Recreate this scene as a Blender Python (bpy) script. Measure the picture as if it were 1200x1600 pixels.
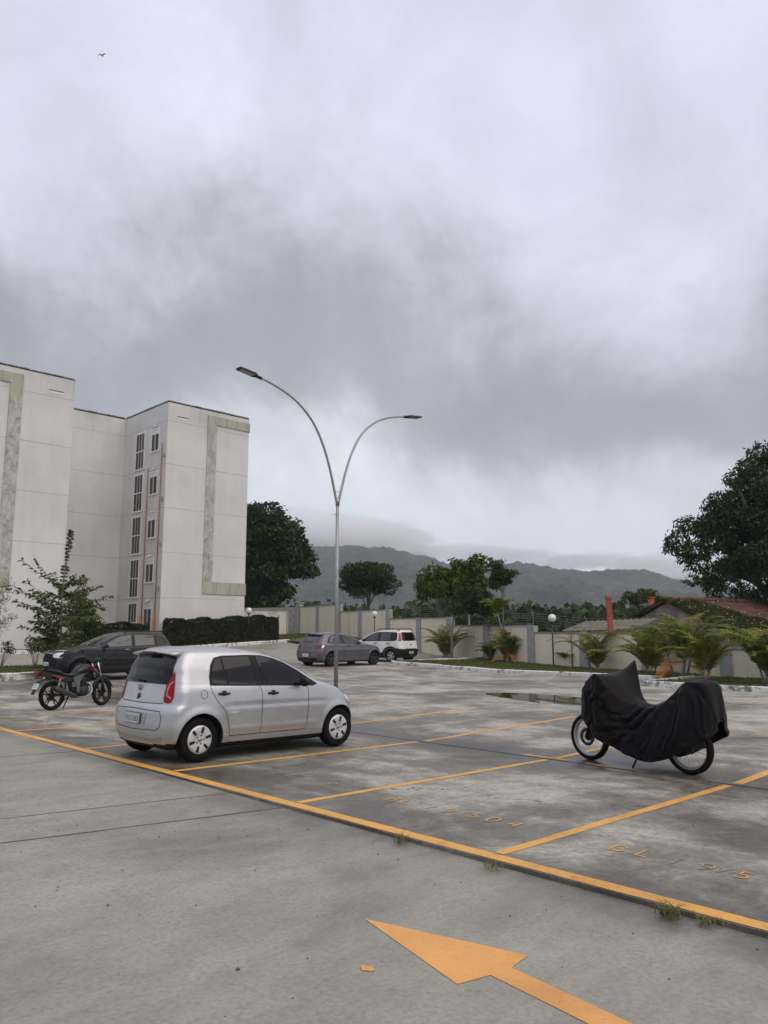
import bpy, bmesh, math, random
import numpy as np
from mathutils import Vector, Matrix, noise as mnoise
from mathutils.bvhtree import BVHTree
from mathutils.geometry import delaunay_2d_cdt

for o in list(bpy.data.objects): bpy.data.objects.remove(o)
S = bpy.context.scene
C = S.collection
R = math.radians
random.seed(7); RNG = np.random.default_rng(7)

# ------------------------------------------------------------------ camera
cam = bpy.data.cameras.new('camera'); co = bpy.data.objects.new('camera', cam); C.objects.link(co)
co.location = (0, 0, 1.7)
PITCH = math.atan(185/1215.)
co.rotation_euler = (R(90)+PITCH, 0, R(45.9-90))
cam.sensor_fit = 'VERTICAL'; cam.sensor_height = 36; cam.sensor_width = 27
cam.lens = 36*1215/1600.
cam.clip_start = .1; cam.clip_end = 20000
S.camera = co
S.cycles.volume_bounces = 12; S.cycles.max_bounces = 14
S.render.resolution_x = 768; S.render.resolution_y = 1024
# ------------------------------------------------------------------ sky
SUN_EL, SUN_AZ = 55, -80          # where the bright part of the overcast is
w = bpy.data.worlds.new('World'); S.world = w; w.use_nodes = True
nt = w.node_tree; N = nt.nodes; L = nt.links
for n in list(N): N.remove(n)
out = N.new('ShaderNodeOutputWorld'); bg = N.new('ShaderNodeBackground'); L.new(bg.outputs[0], out.inputs[0])
sky = N.new('ShaderNodeTexSky'); sky.sky_type = 'NISHITA'; sky.sun_disc = False
sky.sun_elevation = R(SUN_EL); sky.sun_rotation = R(90-SUN_AZ)
tc = N.new('ShaderNodeTexCoord')
def wmath(op, a, b=None, c=None):
    n = N.new('ShaderNodeMath'); n.operation = op
    for i, v in enumerate((a, b, c)):
        if v is None: continue
        if isinstance(v, (int, float)): n.inputs[i].default_value = v
        else: L.new(v, n.inputs[i])
    return n.outputs[0]
sx = N.new('ShaderNodeSeparateXYZ'); L.new(tc.outputs['Generated'], sx.inputs[0])
zc = wmath('MAXIMUM', sx.outputs[2], 0.0)
inv = wmath('DIVIDE', 1.0, wmath('ADD', zc, .10))
cb0 = N.new('ShaderNodeCombineXYZ')
L.new(wmath('MULTIPLY', sx.outputs[0], inv), cb0.inputs[0]); L.new(wmath('MULTIPLY', sx.outputs[1], inv), cb0.inputs[1])
def shifted(v, d): n = N.new('ShaderNodeVectorMath'); n.operation = 'ADD'; n.inputs[1].default_value = d; L.new(v, n.inputs[0]); return n
cb = shifted(cb0.outputs[0], (21.2, 11.6, 0)); gd_ = shifted(tc.outputs['Generated'], (26.3, 10.7, -0.1)).outputs[0]
def wnoise(scale, detail, rough, dist=0.0, vec=None):
    n = N.new('ShaderNodeTexNoise'); n.inputs['Scale'].default_value = scale; n.inputs['Detail'].default_value = detail
    n.inputs['Roughness'].default_value = rough; n.inputs['Distortion'].default_value = dist
    L.new(vec or cb.outputs[0], n.inputs['Vector']); return n.outputs['Fac']
big = wnoise(1.5, 5, .5, .3, gd_)
mid = wnoise(3.4, 8, .6, .5, gd_)
dirn = wnoise(4.2, 8, .62, .3, gd_)
# cloud layers follow the height above the horizon, pushed about by the noise
puff = wnoise(2.1, 9, .58, .5, gd_)
lev = wmath('ADD', zc, wmath('MULTIPLY', wmath('SUBTRACT', big, .5), .30))
lev = wmath('ADD', lev, wmath('MULTIPLY', wmath('SUBTRACT', puff, .5), .52))
lev = wmath('ADD', lev, wmath('MULTIPLY', wmath('SUBTRACT', dirn, .5), .22))
rp = N.new('ShaderNodeValToRGB'); L.new(lev, rp.inputs[0]); cr = rp.color_ramp; cr.interpolation = 'B_SPLINE'
def lin(r, g, b, k=1.0):
    f = lambda v: ((v/255+.055)/1.055)**2.4 if v > 10 else v/255/12.92
    return (f(r)*k, f(g)*k, f(b)*k, 1)
stops = [(0, (198, 204, 217)), (.07, (214, 219, 230)), (.145, (234, 238, 246)), (.21, (204, 207, 216)), (.265, (158, 161, 169)), (.355, (158, 161, 170)),
         (.44, (206, 208, 221)), (.54, (217, 219, 234)), (.74, (212, 213, 232)), (1, (196, 198, 214))]
cr.elements[0].position = 0; cr.elements[0].color = lin(*stops[0][1]); cr.elements[1].position = 1; cr.elements[1].color = lin(*stops[-1][1])
for p, c in stops[1:-1]:
    e = cr.elements.new(p); e.color = lin(*c)
fine_c = wnoise(9.0, 7, .6, .6, gd_)
wisp = wmath('ADD', .50, wmath('ADD', wmath('MULTIPLY', mid, .56), wmath('MULTIPLY', dirn, .36)))
wisp = wmath('ADD', wisp, wmath('MULTIPLY', wmath('SUBTRACT', fine_c, .5), .16))
cm = N.new('ShaderNodeVectorMath'); cm.operation = 'SCALE'; L.new(rp.outputs[0], cm.inputs[0]); L.new(wisp, cm.inputs['Scale'])
sk = N.new('ShaderNodeVectorMath'); sk.operation = 'SCALE'; L.new(sky.outputs[0], sk.inputs[0]); sk.inputs['Scale'].default_value = .8
cl = N.new('ShaderNodeVectorMath'); cl.operation = 'SCALE'; L.new(cm.outputs[0], cl.inputs[0]); cl.inputs['Scale'].default_value = 12.2
mx = N.new('ShaderNodeMix'); mx.data_type = 'RGBA'; mx.inputs[0].default_value = .94
L.new(sk.outputs[0], mx.inputs[6]); L.new(cl.outputs[0], mx.inputs[7])
L.new(mx.outputs[2], bg.inputs[0]); bg.inputs[1].default_value = .1
# ------------------------------------------------------------------ sun behind the cloud
sl = bpy.data.lights.new('sun', 'SUN'); sl.energy = 1.75; sl.angle = R(70); sl.color = (1, .885, .73)
so = bpy.data.objects.new('sun', sl); C.objects.link(so)
sd = Vector((math.cos(R(SUN_EL))*math.cos(R(SUN_AZ)), math.cos(R(SUN_EL))*math.sin(R(SUN_AZ)), math.sin(R(SUN_EL))))
so.rotation_euler = sd.to_track_quat('Z', 'Y').to_euler(); so.location = (0, 0, 40)
S.view_settings.view_transform = 'Standard'; S.view_settings.look = 'None'; S.view_settings.exposure = 0; S.view_settings.gamma = 1

# ------------------------------------------------------------------ helpers
def put(name, me, parent=None, loc=None, rz=0):
    o = bpy.data.objects.new(name, me); C.objects.link(o)
    if parent: o.parent = parent
    if loc: o.location = loc
    if rz: o.rotation_euler = (0, 0, rz)
    return o
def thing(name, label, cat, loc=(0, 0, 0), rz=0, group=None):
    o = bpy.data.objects.new(name, None); C.objects.link(o); o.location = loc; o.rotation_euler = (0, 0, rz)
    o.empty_display_size = .2
    return tag(o, label, cat, group)
def tag(o, label, cat, group=None):
    o['label'] = label; o['category'] = cat
    if group: o['group'] = group
    return o
def kind(o, k='structure', label=None):
    o['kind'] = k
    if label: o['label'] = label
    return o
def copy_tree(o, parent=None):
    c = o.copy(); C.objects.link(c)
    if parent: c.parent = parent
    for ch in [x for x in bpy.data.objects if x.parent == o]: copy_tree(ch, c)
    return c

class MB:
    def __init__(s): s.v = []; s.f = []; s.m = []; s.sm = []
    def add(s, v, f, m=0, smooth=False):
        b = len(s.v); s.v += [tuple(p) for p in v]; s.f += [tuple(i+b for i in q) for q in f]; s.m += [m]*len(f); s.sm += [smooth]*len(f); return s
    def box(s, x0, y0, z0, x1, y1, z1, m=0):
        v = [(x0,y0,z0),(x1,y0,z0),(x1,y1,z0),(x0,y1,z0),(x0,y0,z1),(x1,y0,z1),(x1,y1,z1),(x0,y1,z1)]
        return s.add(v, [(0,3,2,1),(4,5,6,7),(0,1,5,4),(1,2,6,5),(2,3,7,6),(3,0,4,7)], m)
    def rbox(s, x0, y0, z0, x1, y1, z1, r=.02, m=0, smooth=True):
        "box with rounded vertical and top edges"
        cx, cy = (x0+x1)/2, (y0+y1)/2; hx, hy = (x1-x0)/2, (y1-y0)/2; r = min(r, hx*.95, hy*.95, (z1-z0)*.45)
        rings = []
        for z, ins in ((z0, r), (z0+r*.3, r*.3), (z0+r, 0), (z1-r, 0), (z1-r*.3, r*.3), (z1, r)):
            ring = []
            for k, (sx_, sy_) in enumerate(((1,1),(-1,1),(-1,-1),(1,-1))):
                for j in range(4):
                    a = R(90*k+30*j); ring.append((cx+sx_*(hx-r)+(r-ins)*math.cos(a), cy+sy_*(hy-r)+(r-ins)*math.sin(a), z))
            rings.append(ring)
        return s.rings(rings, m, smooth, cap=True)
    def rings(s, rings, m=0, smooth=True, cap=True, close=True):
        n = len(rings[0]); v = [p for r_ in rings for p in r_]; f = []
        for i in range(len(rings)-1):
            for j in range(n if close else n-1):
                k = (j+1) % n; f.append((i*n+j, i*n+k, (i+1)*n+k, (i+1)*n+j))
        if cap: f.append(tuple(range(n))[::-1]); f.append(tuple((len(rings)-1)*n+j for j in range(n)))
        return s.add(v, f, m, smooth)
    def tube(s, pts, rad, n=8, m=0, cap=True, smooth=True, flat=1.0):
        pts = [Vector(p) for p in pts]; k = len(pts)
        rad = [rad]*k if isinstance(rad, (int, float)) else list(rad)
        rings = []; prev = None
        for i, p in enumerate(pts):
            d = (pts[min(i+1, k-1)]-pts[max(i-1, 0)])
            if d.length < 1e-9: d = Vector((0, 0, 1))
            d.normalize()
            if prev is None:
                a = Vector((0, 0, 1)) if abs(d.z) < .9 else Vector((1, 0, 0)); u = d.cross(a).normalized()
            else: u = (prev-d*prev.dot(d)).normalized()
            prev = u; w_ = d.cross(u)
            rings.append([p+(u*math.cos(t)*flat+w_*math.sin(t))*rad[i] for t in [2*math.pi*j/n for j in range(n)]])
        return s.rings(rings, m, smooth, cap)
    def lathe(s, prof, c=(0, 0, 0), axis='z', n=24, m=0, smooth=True, cap=True):
        rings = []
        for r_, h in prof:
            ring = []
            for j in range(n):
                a = 2*math.pi*j/n; x, y, z = r_*math.cos(a), r_*math.sin(a), h
                if axis == 'y': x, y, z = x, h, y
                if axis == 'x': x, y, z = h, x, y
                ring.append((c[0]+x, c[1]+y, c[2]+z))
            rings.append(ring)
        return s.rings(rings, m, smooth, cap)
    def prism(s, poly, y0, y1, m=0):
        "poly in (x,z), extruded in y"
        n = len(poly); v = [(x, y0, z) for x, z in poly]+[(x, y1, z) for x, z in poly]
        f = [tuple(range(n)), tuple(range(2*n-1, n-1, -1))]+[(i, i+n, (i+1) % n+n, (i+1) % n) for i in range(n)]
        return s.add(v, f, m)
    def ball(s, c, r, m=0, nu=16, nv=10, sc=(1, 1, 1)):
        rings = []
        for i in range(nv+1):
            a = math.pi*(i/nv)*.998+.003
            rings.append([(c[0]+r*sc[0]*math.sin(a)*math.cos(2*math.pi*j/nu), c[1]+r*sc[1]*math.sin(a)*math.sin(2*math.pi*j/nu), c[2]-r*sc[2]*math.cos(a)) for j in range(nu)])
        return s.rings(rings, m, True, True)
    def build(s, name, mats, parent=None, fix=True, loc=None):
        me = bpy.data.meshes.new(name); me.from_pydata(s.v, [], s.f)
        if not isinstance(mats, (list, tuple)): mats = [mats]
        for m_ in mats: me.materials.append(m_)
        me.polygons.foreach_set('material_index', s.m); me.polygons.foreach_set('use_smooth', s.sm)
        if fix:
            bm = bmesh.new(); bm.from_mesh(me); bmesh.ops.recalc_face_normals(bm, faces=bm.faces); bm.to_mesh(me); bm.free()
        me.update()
        return put(name, me, parent, loc)

def fastmesh(name, V, F, mats, parent=None, smooth=False):
    "V (n,3) array, F (m,k) array"
    me = bpy.data.meshes.new(name); V = np.asarray(V, np.float32); F = np.asarray(F, np.int32); k = F.shape[1]
    me.vertices.add(len(V)); me.vertices.foreach_set('co', V.ravel())
    me.loops.add(F.size); me.loops.foreach_set('vertex_index', F.ravel())
    me.polygons.add(len(F)); me.polygons.foreach_set('loop_start', np.arange(0, F.size, k, dtype=np.int32))
    me.update(calc_edges=True)
    me.polygons.foreach_set('use_smooth', [smooth]*len(F))
    for m_ in (mats if isinstance(mats, (list, tuple)) else [mats]): me.materials.append(m_)
    me.update()
    return put(name, me, parent)

# ------------------------------------------------------------------ materials
def newmat(name):
    m = bpy.data.materials.new(name); m.use_nodes = True; return m, m.node_tree.nodes, m.node_tree.links, m.node_tree.nodes['Principled BSDF']
def NM(nodes, links, op, a, b=None, c=None, clamp=False):
    n = nodes.new('ShaderNodeMath'); n.operation = op; n.use_clamp = clamp
    for i, v in enumerate((a, b, c)):
        if v is None: continue
        if isinstance(v, (int, float)): n.inputs[i].default_value = v
        else: links.new(v, n.inputs[i])
    return n.outputs[0]
def NN(nodes, links, scale, detail=4, rough=.55, vec=None, dist=0., sc=None):
    n = nodes.new('ShaderNodeTexNoise'); n.inputs['Scale'].default_value = scale; n.inputs['Detail'].default_value = detail
    n.inputs['Roughness'].default_value = rough; n.inputs['Distortion'].default_value = dist
    if vec is None:
        t = nodes.new('ShaderNodeTexCoord'); vec = t.outputs['Object']
    if sc:
        mp = nodes.new('ShaderNodeMapping'); mp.inputs['Scale'].default_value = sc; links.new(vec, mp.inputs[0]); vec = mp.outputs[0]
    links.new(vec, n.inputs['Vector']); return n.outputs['Fac']
def NR(nodes, links, fac, stops, interp='LINEAR'):
    n = nodes.new('ShaderNodeValToRGB'); links.new(fac, n.inputs[0]); e = n.color_ramp.elements; n.color_ramp.interpolation = interp
    tup = lambda c: (c, c, c, 1) if isinstance(c, (int, float)) else tuple(c)+(1,)
    e[0].position, e[0].color = stops[0][0], tup(stops[0][1]); e[1].position, e[1].color = stops[-1][0], tup(stops[-1][1])
    for p, c in stops[1:-1]: k = e.new(p); k.color = tup(c)
    return n.outputs[0]
def NX(nodes, links, fac, a, b, mode='MIX'):
    n = nodes.new('ShaderNodeMix'); n.data_type = 'RGBA'; n.blend_type = mode
    for i, v in ((0, fac), (6, a), (7, b)):
        if isinstance(v, (int, float)): n.inputs[i].default_value = v if i == 0 else (v, v, v, 1)
        elif isinstance(v, tuple): n.inputs[i].default_value = tuple(v)+(1,) if len(v) == 3 else v
        else: links.new(v, n.inputs[i])
    return n.outputs[2]
def bump(nodes, links, bsdf, h, strength=.3, dist=.02):
    b = nodes.new('ShaderNodeBump'); b.inputs['Strength'].default_value = strength; b.inputs['Distance'].default_value = dist
    links.new(h, b.inputs['Height']); links.new(b.outputs[0], bsdf.inputs['Normal'])
def M(name, col, rough=.6, metal=0., var=.15, scale=6., bmp=0., coat=0., spec=.5, bscale=None, bdist=.01):
    m, n, l, b = newmat(name)
    b.inputs['Roughness'].default_value = rough; b.inputs['Metallic'].default_value = metal
    b.inputs['Coat Weight'].default_value = coat; b.inputs['Coat Roughness'].default_value = .05; b.inputs['Specular IOR Level'].default_value = spec
    if var:
        f = NN(n, l, scale, 6, .6)
        l.new(NR(n, l, f, [(.3, tuple(c*(1-var) for c in col)), (.7, tuple(min(1, c*(1+var)) for c in col))]), b.inputs['Base Color'])
    else: b.inputs['Base Color'].default_value = tuple(col)+(1,)
    if bmp: bump(n, l, b, NN(n, l, bscale or scale*6, 5, .6), bmp, bdist)
    return m
def leafmat(name, c1, c2, c3=None, rough=.5, scale=1.2, trans=.25):
    m, n, l, b = newmat(name)
    g = n.new('ShaderNodeNewGeometry')
    f = NN(n, l, scale, 3, .6)
    mixf = NM(n, l, 'ADD', NM(n, l, 'MULTIPLY', g.outputs['Random Per Island'], .55), NM(n, l, 'MULTIPLY', f, .5))
    st = [(.25, c1), (.75, c2)]
    if c3: st.append((.95, c3))
    col = NR(n, l, mixf, st)
    l.new(col, b.inputs['Base Color']); b.inputs['Roughness'].default_value = rough; b.inputs['Specular IOR Level'].default_value = .18
    t = n.new('ShaderNodeBsdfTranslucent'); l.new(col, t.inputs[0]); ms = n.new('ShaderNodeMixShader'); ms.inputs[0].default_value = trans
    l.new(b.outputs[0], ms.inputs[1]); l.new(t.outputs[0], ms.inputs[2]); l.new(ms.outputs[0], n['Material Output'].inputs[0])
    return m

# concrete of the parking slab: pale dry islands in dark damp concrete, wetter along the joints
def slab_material():
    m, n, l, b = newmat('slab_concrete')
    t = n.new('ShaderNodeTexCoord'); g = t.outputs['Object']; s = n.new('ShaderNodeSeparateXYZ'); l.new(g, s.inputs[0]); x, y = s.outputs[0], s.outputs[1]
    a = NN(n, l, .42, 9, .66, g, .7); a2 = NN(n, l, 1.6, 7, .65, g, .4, (1, .55, 1)); fine = NN(n, l, 22, 7, .7, g)
    a3 = NN(n, l, 4.5, 8, .72, g, .8, (.6, 1, 1)); base = NM(n, l, 'ADD', NM(n, l, 'ADD', NM(n, l, 'MULTIPLY', a, .56), NM(n, l, 'MULTIPLY', a2, .34)), NM(n, l, 'MULTIPLY', a3, .18))
    # damp bands at the joints x=4.9, x=9.45 and along the kerb
    def band(cx, wd, amt):
        d = NM(n, l, 'ABSOLUTE', NM(n, l, 'SUBTRACT', x, cx))
        return NM(n, l, 'MULTIPLY', NM(n, l, 'SUBTRACT', 1, NM(n, l, 'DIVIDE', d, wd, clamp=True), clamp=True), amt)
    damp = NM(n, l, 'ADD', band(9.45, 1.4, .13), band(4.8, 1.5, .10))
    # each bay carries oil and damp down its middle strip, dried pale elsewhere
    fac = NM(n, l, 'SUBTRACT', base, damp)
    col = NR(n, l, fac, [(.36, (.060, .053, .040)), (.45, (.108, .098, .077)), (.515, (.195, .183, .152)), (.585, (.35, .335, .29)), (.70, (.49, .47, .42))])
    grit = NN(n, l, 7, 8, .75, g)
    col = NX(n, l, .75, col, NR(n, l, fine, [(.25, .5), (.5, .97), (.75, 1.35)]), 'MULTIPLY'); col = NX(n, l, .45, col, NR(n, l, grit, [(.30, .6), (.5, 1.0), (.72, 1.2)]), 'MULTIPLY')
    cr_ = n.new('ShaderNodeTexVoronoi'); cr_.feature = 'DISTANCE_TO_EDGE'; cr_.inputs['Scale'].default_value = .33
    wv = n.new('ShaderNodeVectorMath'); wv.operation = 'ADD'; l.new(g, wv.inputs[0])
    nz = n.new('ShaderNodeTexNoise'); nz.inputs['Scale'].default_value = 1.5; nz.inputs['Detail'].default_value = 6; l.new(g, nz.inputs['Vector']); l.new(nz.outputs['Color'], wv.inputs[1])
    l.new(wv.outputs[0], cr_.inputs['Vector'])
    crack = NM(n, l, 'LESS_THAN', cr_.outputs['Distance'], .0035)
    crack = NM(n, l, 'MULTIPLY', crack, NM(n, l, 'GREATER_THAN', NN(n, l, .7, 2, .5, g), .5))
    col = NX(n, l, NM(n, l, 'MULTIPLY', crack, .6), col, (.05, .045, .04))
    l.new(col, b.inputs['Base Color'])
    l.new(NR(n, l, fac, [(.36, .30), (.46, .5), (.6, .82)]), b.inputs['Roughness'])
    bump(n, l, b, NM(n, l, 'ADD', fine, NM(n, l, 'MULTIPLY', a2, .6)), .22, .012)
    return m
def lane_material():
    m, n, l, b = newmat('lane_concrete')
    t = n.new('ShaderNodeTexCoord'); g = t.outputs['Object']; s = n.new('ShaderNodeSeparateXYZ'); l.new(g, s.inputs[0])
    a = NN(n, l, .6, 7, .6, g, .5); fine = NN(n, l, 30, 7, .7, g); a2 = NN(n, l, 2.2, 6, .6, g, .3, (.45, 1.2, 1))
    base = NM(n, l, 'ADD', NM(n, l, 'MULTIPLY', a, .6), NM(n, l, 'MULTIPLY', a2, .4))
    d = NM(n, l, 'ABSOLUTE', NM(n, l, 'SUBTRACT', s.outputs[0], 4.75))
    base = NM(n, l, 'SUBTRACT', base, NM(n, l, 'MULTIPLY', NM(n, l, 'SUBTRACT', 1, NM(n, l, 'DIVIDE', d, .4, clamp=True), clamp=True), .14))
    col = NR(n, l, base, [(.32, (.140, .134, .108)), (.44, (.226, .219, .180)), (.54, (.278, .269, .224)), (.68, (.335, .326, .275))])
    grit = NN(n, l, 6, 8, .75, g)
    col = NX(n, l, .75, col, NR(n, l, fine, [(.25, .55), (.5, .99), (.75, 1.3)]), 'MULTIPLY'); col = NX(n, l, .4, col, NR(n, l, grit, [(.30, .7), (.5, 1.0), (.72, 1.15)]), 'MULTIPLY')
    spk = NM(n, l, 'GREATER_THAN', NN(n, l, 9, 5, .75, g), .735); col = NX(n, l, NM(n, l, 'MULTIPLY', spk, .35), col, (.55, .53, .5))
    spd = NM(n, l, 'LESS_THAN', NN(n, l, 7, 6, .75, g), .27); col = NX(n, l, NM(n, l, 'MULTIPLY', spd, .5), col, (.07, .06, .05))
    l.new(col, b.inputs['Base Color']); l.new(NR(n, l, base, [(.35, .42), (.55, .62), (.7, .75)]), b.inputs['Roughness'])
    bump(n, l, b, NM(n, l, 'ADD', fine, NM(n, l, 'MULTIPLY', a2, .4)), .2, .01)
    return m
def paint_marking(name, col, wear=.5, under=(.2, .19, .17)):
    m, n, l, b = newmat(name)
    t = n.new('ShaderNodeTexCoord'); g = t.outputs['Object']
    f = NN(n, l, 18, 9, .78, g); f2 = NN(n, l, 2.2, 6, .65, g)
    a = NM(n, l, 'ADD', NM(n, l, 'MULTIPLY', f, .6), NM(n, l, 'MULTIPLY', f2, .4))
    c = NR(n, l, a, [(wear-.18, under), (wear-.10, tuple(v*.62 for v in col)), (wear, col), (.85, tuple(min(1, v*1.12) for v in col))])
    c = NX(n, l, .8, c, NR(n, l, NN(n, l, 1.1, 8, .7, g), [(.3, .68), (.5, .97), (.7, 1.12)]), 'MULTIPLY')
    c = NX(n, l, NM(n, l, 'MULTIPLY', NM(n, l, 'GREATER_THAN', NN(n, l, 55, 4, .7, g), .63), .55), c, under)
    l.new(c, b.inputs['Base Color']); b.inputs['Roughness'].default_value = .6
    bump(n, l, b, f, .25, .004); return m
def wall_paint():
    m, n, l, b = newmat('wall_paint')
    t = n.new('ShaderNodeTexCoord'); g = t.outputs['Object']; s = n.new('ShaderNodeSeparateXYZ'); l.new(g, s.inputs[0])
    st = NN(n, l, 1.4, 6, .65, g, 0, (1, 1, .12)); bl = NN(n, l, .35, 5, .6, g); fine = NN(n, l, 12, 4, .6, g)
    f = NM(n, l, 'ADD', NM(n, l, 'MULTIPLY', st, .5), NM(n, l, 'MULTIPLY', bl, .5))
    # dirt washes down from the parapet
    top = NM(n, l, 'DIVIDE', NM(n, l, 'SUBTRACT', s.outputs[2], 13.2), 2.6, clamp=True)
    f = NM(n, l, 'SUBTRACT', f, NM(n, l, 'MULTIPLY', top, NM(n, l, 'MULTIPLY', st, .22)))
    c = NR(n, l, f, [(.24, (.44, .425, .40)), (.38, (.61, .60, .58)), (.58, (.685, .675, .655))])
    c = NX(n, l, .5, c, NR(n, l, NN(n, l, .22, 4, .6, g), [(.35, .86), (.65, 1.05)]), 'MULTIPLY')
    l.new(c, b.inputs['Base Color']); b.inputs['Roughness'].default_value = .85; bump(n, l, b, fine, .08, .01); return m
def block_paint(name, col, c2=None):
    m, n, l, b = newmat(name)
    t = n.new('ShaderNodeTexCoord'); g = t.outputs['Object']; s = n.new('ShaderNodeSeparateXYZ'); l.new(g, s.inputs[0])
    cv = n.new('ShaderNodeCombineXYZ'); l.new(NM(n, l, 'ADD', s.outputs[1], s.outputs[0]), cv.inputs[0]); l.new(s.outputs[2], cv.inputs[1])
    br = n.new('ShaderNodeTexBrick'); br.inputs['Scale'].default_value = 1; br.inputs['Brick Width'].default_value = .4; br.inputs['Row Height'].default_value = .2; br.inputs['Mortar Size'].default_value = .006
    l.new(cv.outputs[0], br.inputs['Vector'])
    f = NM(n, l, 'ADD', NM(n, l, 'MULTIPLY', NN(n, l, 1.1, 6, .65, g, 0, (1, 1, .25)), .6), NM(n, l, 'MULTIPLY', NN(n, l, 9, 5, .7, g), .4))
    c = NR(n, l, f, [(.30, c2 or tuple(v*.62 for v in col)), (.46, tuple(v*.92 for v in col)), (.62, col)])
    c = NX(n, l, NM(n, l, 'MULTIPLY', br.outputs['Fac'], .3), c, tuple(v*.6 for v in col))
    l.new(c, b.inputs['Base Color']); b.inputs['Roughness'].default_value = .85; bump(n, l, b, NM(n, l, 'SUBTRACT', 1, br.outputs['Fac']), .3, .006); return m
def kerb_material():
    m, n, l, b = newmat('kerb_whitewash')
    t = n.new('ShaderNodeTexCoord'); g = t.outputs['Object']
    f = NM(n, l, 'ADD', NM(n, l, 'MULTIPLY', NN(n, l, 5, 7, .7, g), .65), NM(n, l, 'MULTIPLY', NN(n, l, .8, 4, .6, g), .35))
    c = NR(n, l, f, [(.36, (.09, .085, .07)), (.45, (.28, .27, .24)), (.5, (.66, .65, .62)), (.8, (.76, .75, .72))])
    l.new(c, b.inputs['Base Color']); b.inputs['Roughness'].default_value = .8; bump(n, l, b, f, .4, .01); return m

mSlab = slab_material(); mLane = lane_material()
mLine = paint_marking('line_paint', (.66, .34, .065), .47); mLineW = paint_marking('worn_line_paint', (.62, .35, .09), .485)
mArrow = paint_marking('arrow_paint', (.66, .32, .085), .41); mText = paint_marking('stencil_paint', (.62, .33, .09), .44)
mFaint = paint_marking('faded_stencil_paint', (.42, .28, .15), .56)
mKerb = kerb_material(); mWall = wall_paint()
mDark = M('black_plastic', (.010, .010, .011), .5, var=.2, scale=20, spec=.3)
mRubber = M('rubber', (.007, .007, .007), .8, var=.3, scale=20, bmp=.15, spec=.15)
mBlackIn = M('wheel_well', (.006, .006, .006), .9, var=0)
mChrome = M('chrome', (.7, .7, .7), .15, 1., var=0); mSteel = M('steel', (.35, .35, .36), .35, 1., var=.15, scale=12)
mGlass = M('car_glass', (.006, .006, .007), .05, var=0, coat=0., spec=.35)
mGlassL = M('clear_car_glass', (.030, .034, .033), .04, var=.6, scale=3, coat=0., spec=.8)
mRed = M('red_lens', (.33, .006, .010), .15, var=.1, coat=0.); mRedD = M('dark_red_lens', (.09, .004, .006), .12, var=.1, coat=1.)
mLens = M('clear_lens', (.72, .74, .76), .12, .3, var=.05, coat=1.); mAmber = M('amber_lens', (.6, .2, .02), .2, var=0, coat=1.)
mPlate = M('number_plate', (.45, .45, .44), .4, var=.08); mPlateT = M('plate_letters', (.03, .03, .03), .5, var=0)
mPlateW = M('white_number_plate', (.72, .73, .75), .4, var=.05)
mConc = M('rough_concrete', (.33, .325, .31), .9, var=.25, scale=3, bmp=.3)
mGreyP = M('grey_pilaster_paint', (.33, .33, .33), .85, var=.15, scale=4)
mTrunk = M('bark', (.13, .105, .08), .9, var=.35, scale=9, bmp=.6); mTrunkL = M('pale_bark', (.24, .21, .175), .9, var=.3, scale=9, bmp=.5)
mGalv = M('galvanised_steel', (.33, .335, .335), .5, .55, var=.15, scale=5)
mWhiteP = M('white_paint', (.7, .7, .69), .5, var=.08); mOrange = M('orange_paint', (.72, .25, .02), .6, var=.12)
mBlackP = M('black_paint', (.02, .02, .02), .4, var=.2)

# ------------------------------------------------------------------ ground levels
def zg(X, Y):
    s = 0
    if X > 5: s = -.0165*(min(X, 9.45)-5)
    if X > 9.45: s = -.0734+.0734*min(1, (X-9.45)/5.5)
    if Y > 20: s *= max(0, 1-(Y-20)/6)
    return s+.024*max(0, Y-20)+min(.65, .04*max(0, Y-31)*min(1.3, max(0, (X-22)/10)))
def zlane(Y): return -.032*min(1, max(0, (13-Y)/9))
def sheet(name, xs, ys, fz, mat, parent=None, skirt=None):
    V = [(x, y, fz(x, y)) for y in ys for x in xs]; nx = len(xs)
    F = [(j*nx+i, j*nx+i+1, (j+1)*nx+i+1, (j+1)*nx+i) for j in range(len(ys)-1) for i in range(nx-1)]
    return fastmesh(name, V, F, mat, parent, True)
def lsp(a, b, n): return [a+(b-a)*i/n for i in range(n+1)]

# slab in two pieces with the drainage joint between them
mb = MB()
def slab_piece(x0, x1, y0, y1, n1, n2, front=True):
    xs = lsp(x0, x1, n1); ys = lsp(y0, y1, n2); nx = len(xs)
    V = [(x, y, zg(x, y)) for y in ys for x in xs]; F = [(j*nx+i, j*nx+i+1, (j+1)*nx+i+1, (j+1)*nx+i) for j in range(len(ys)-1) for i in range(nx-1)]
    mb.add(V, F, 0, False)
    # near and far edge faces
    for i0, xx in ((0, x0), (nx-1, x1)):
        V = [(xx, y, zg(xx, y)) for y in ys]+[(xx, y, zg(xx, y)-.2) for y in ys]; k = len(ys)
        mb.add(V, [(j, j+1, k+j+1, k+j) for j in range(k-1)], 0)
slab_piece(4.86, 9.435, -12, 30, 12, 60); 
kind(mb.build('parking_slab', mSlab, fix=False), label='concrete parking slab with pale dry patches')
mb = MB(); slab_piece(9.475, 36, -12, 46, 30, 70); kind(mb.build('parking_area', mSlab, fix=False), label='damp concrete parking area')
mb = MB(); xs = lsp(9.2, 9.7, 1)
kind(sheet('joint_bed', [9.2, 9.7], lsp(-12, 30, 40), lambda x, y: zg(9.45, y)-.035, M('joint_dirt', (.035, .032, .028), .8, var=.4)))
kind(sheet('driveway', lsp(-14, 4.9, 18), lsp(-12, 44, 60), lambda x, y: zlane(y), mLane), label='smooth grey concrete driveway')
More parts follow.
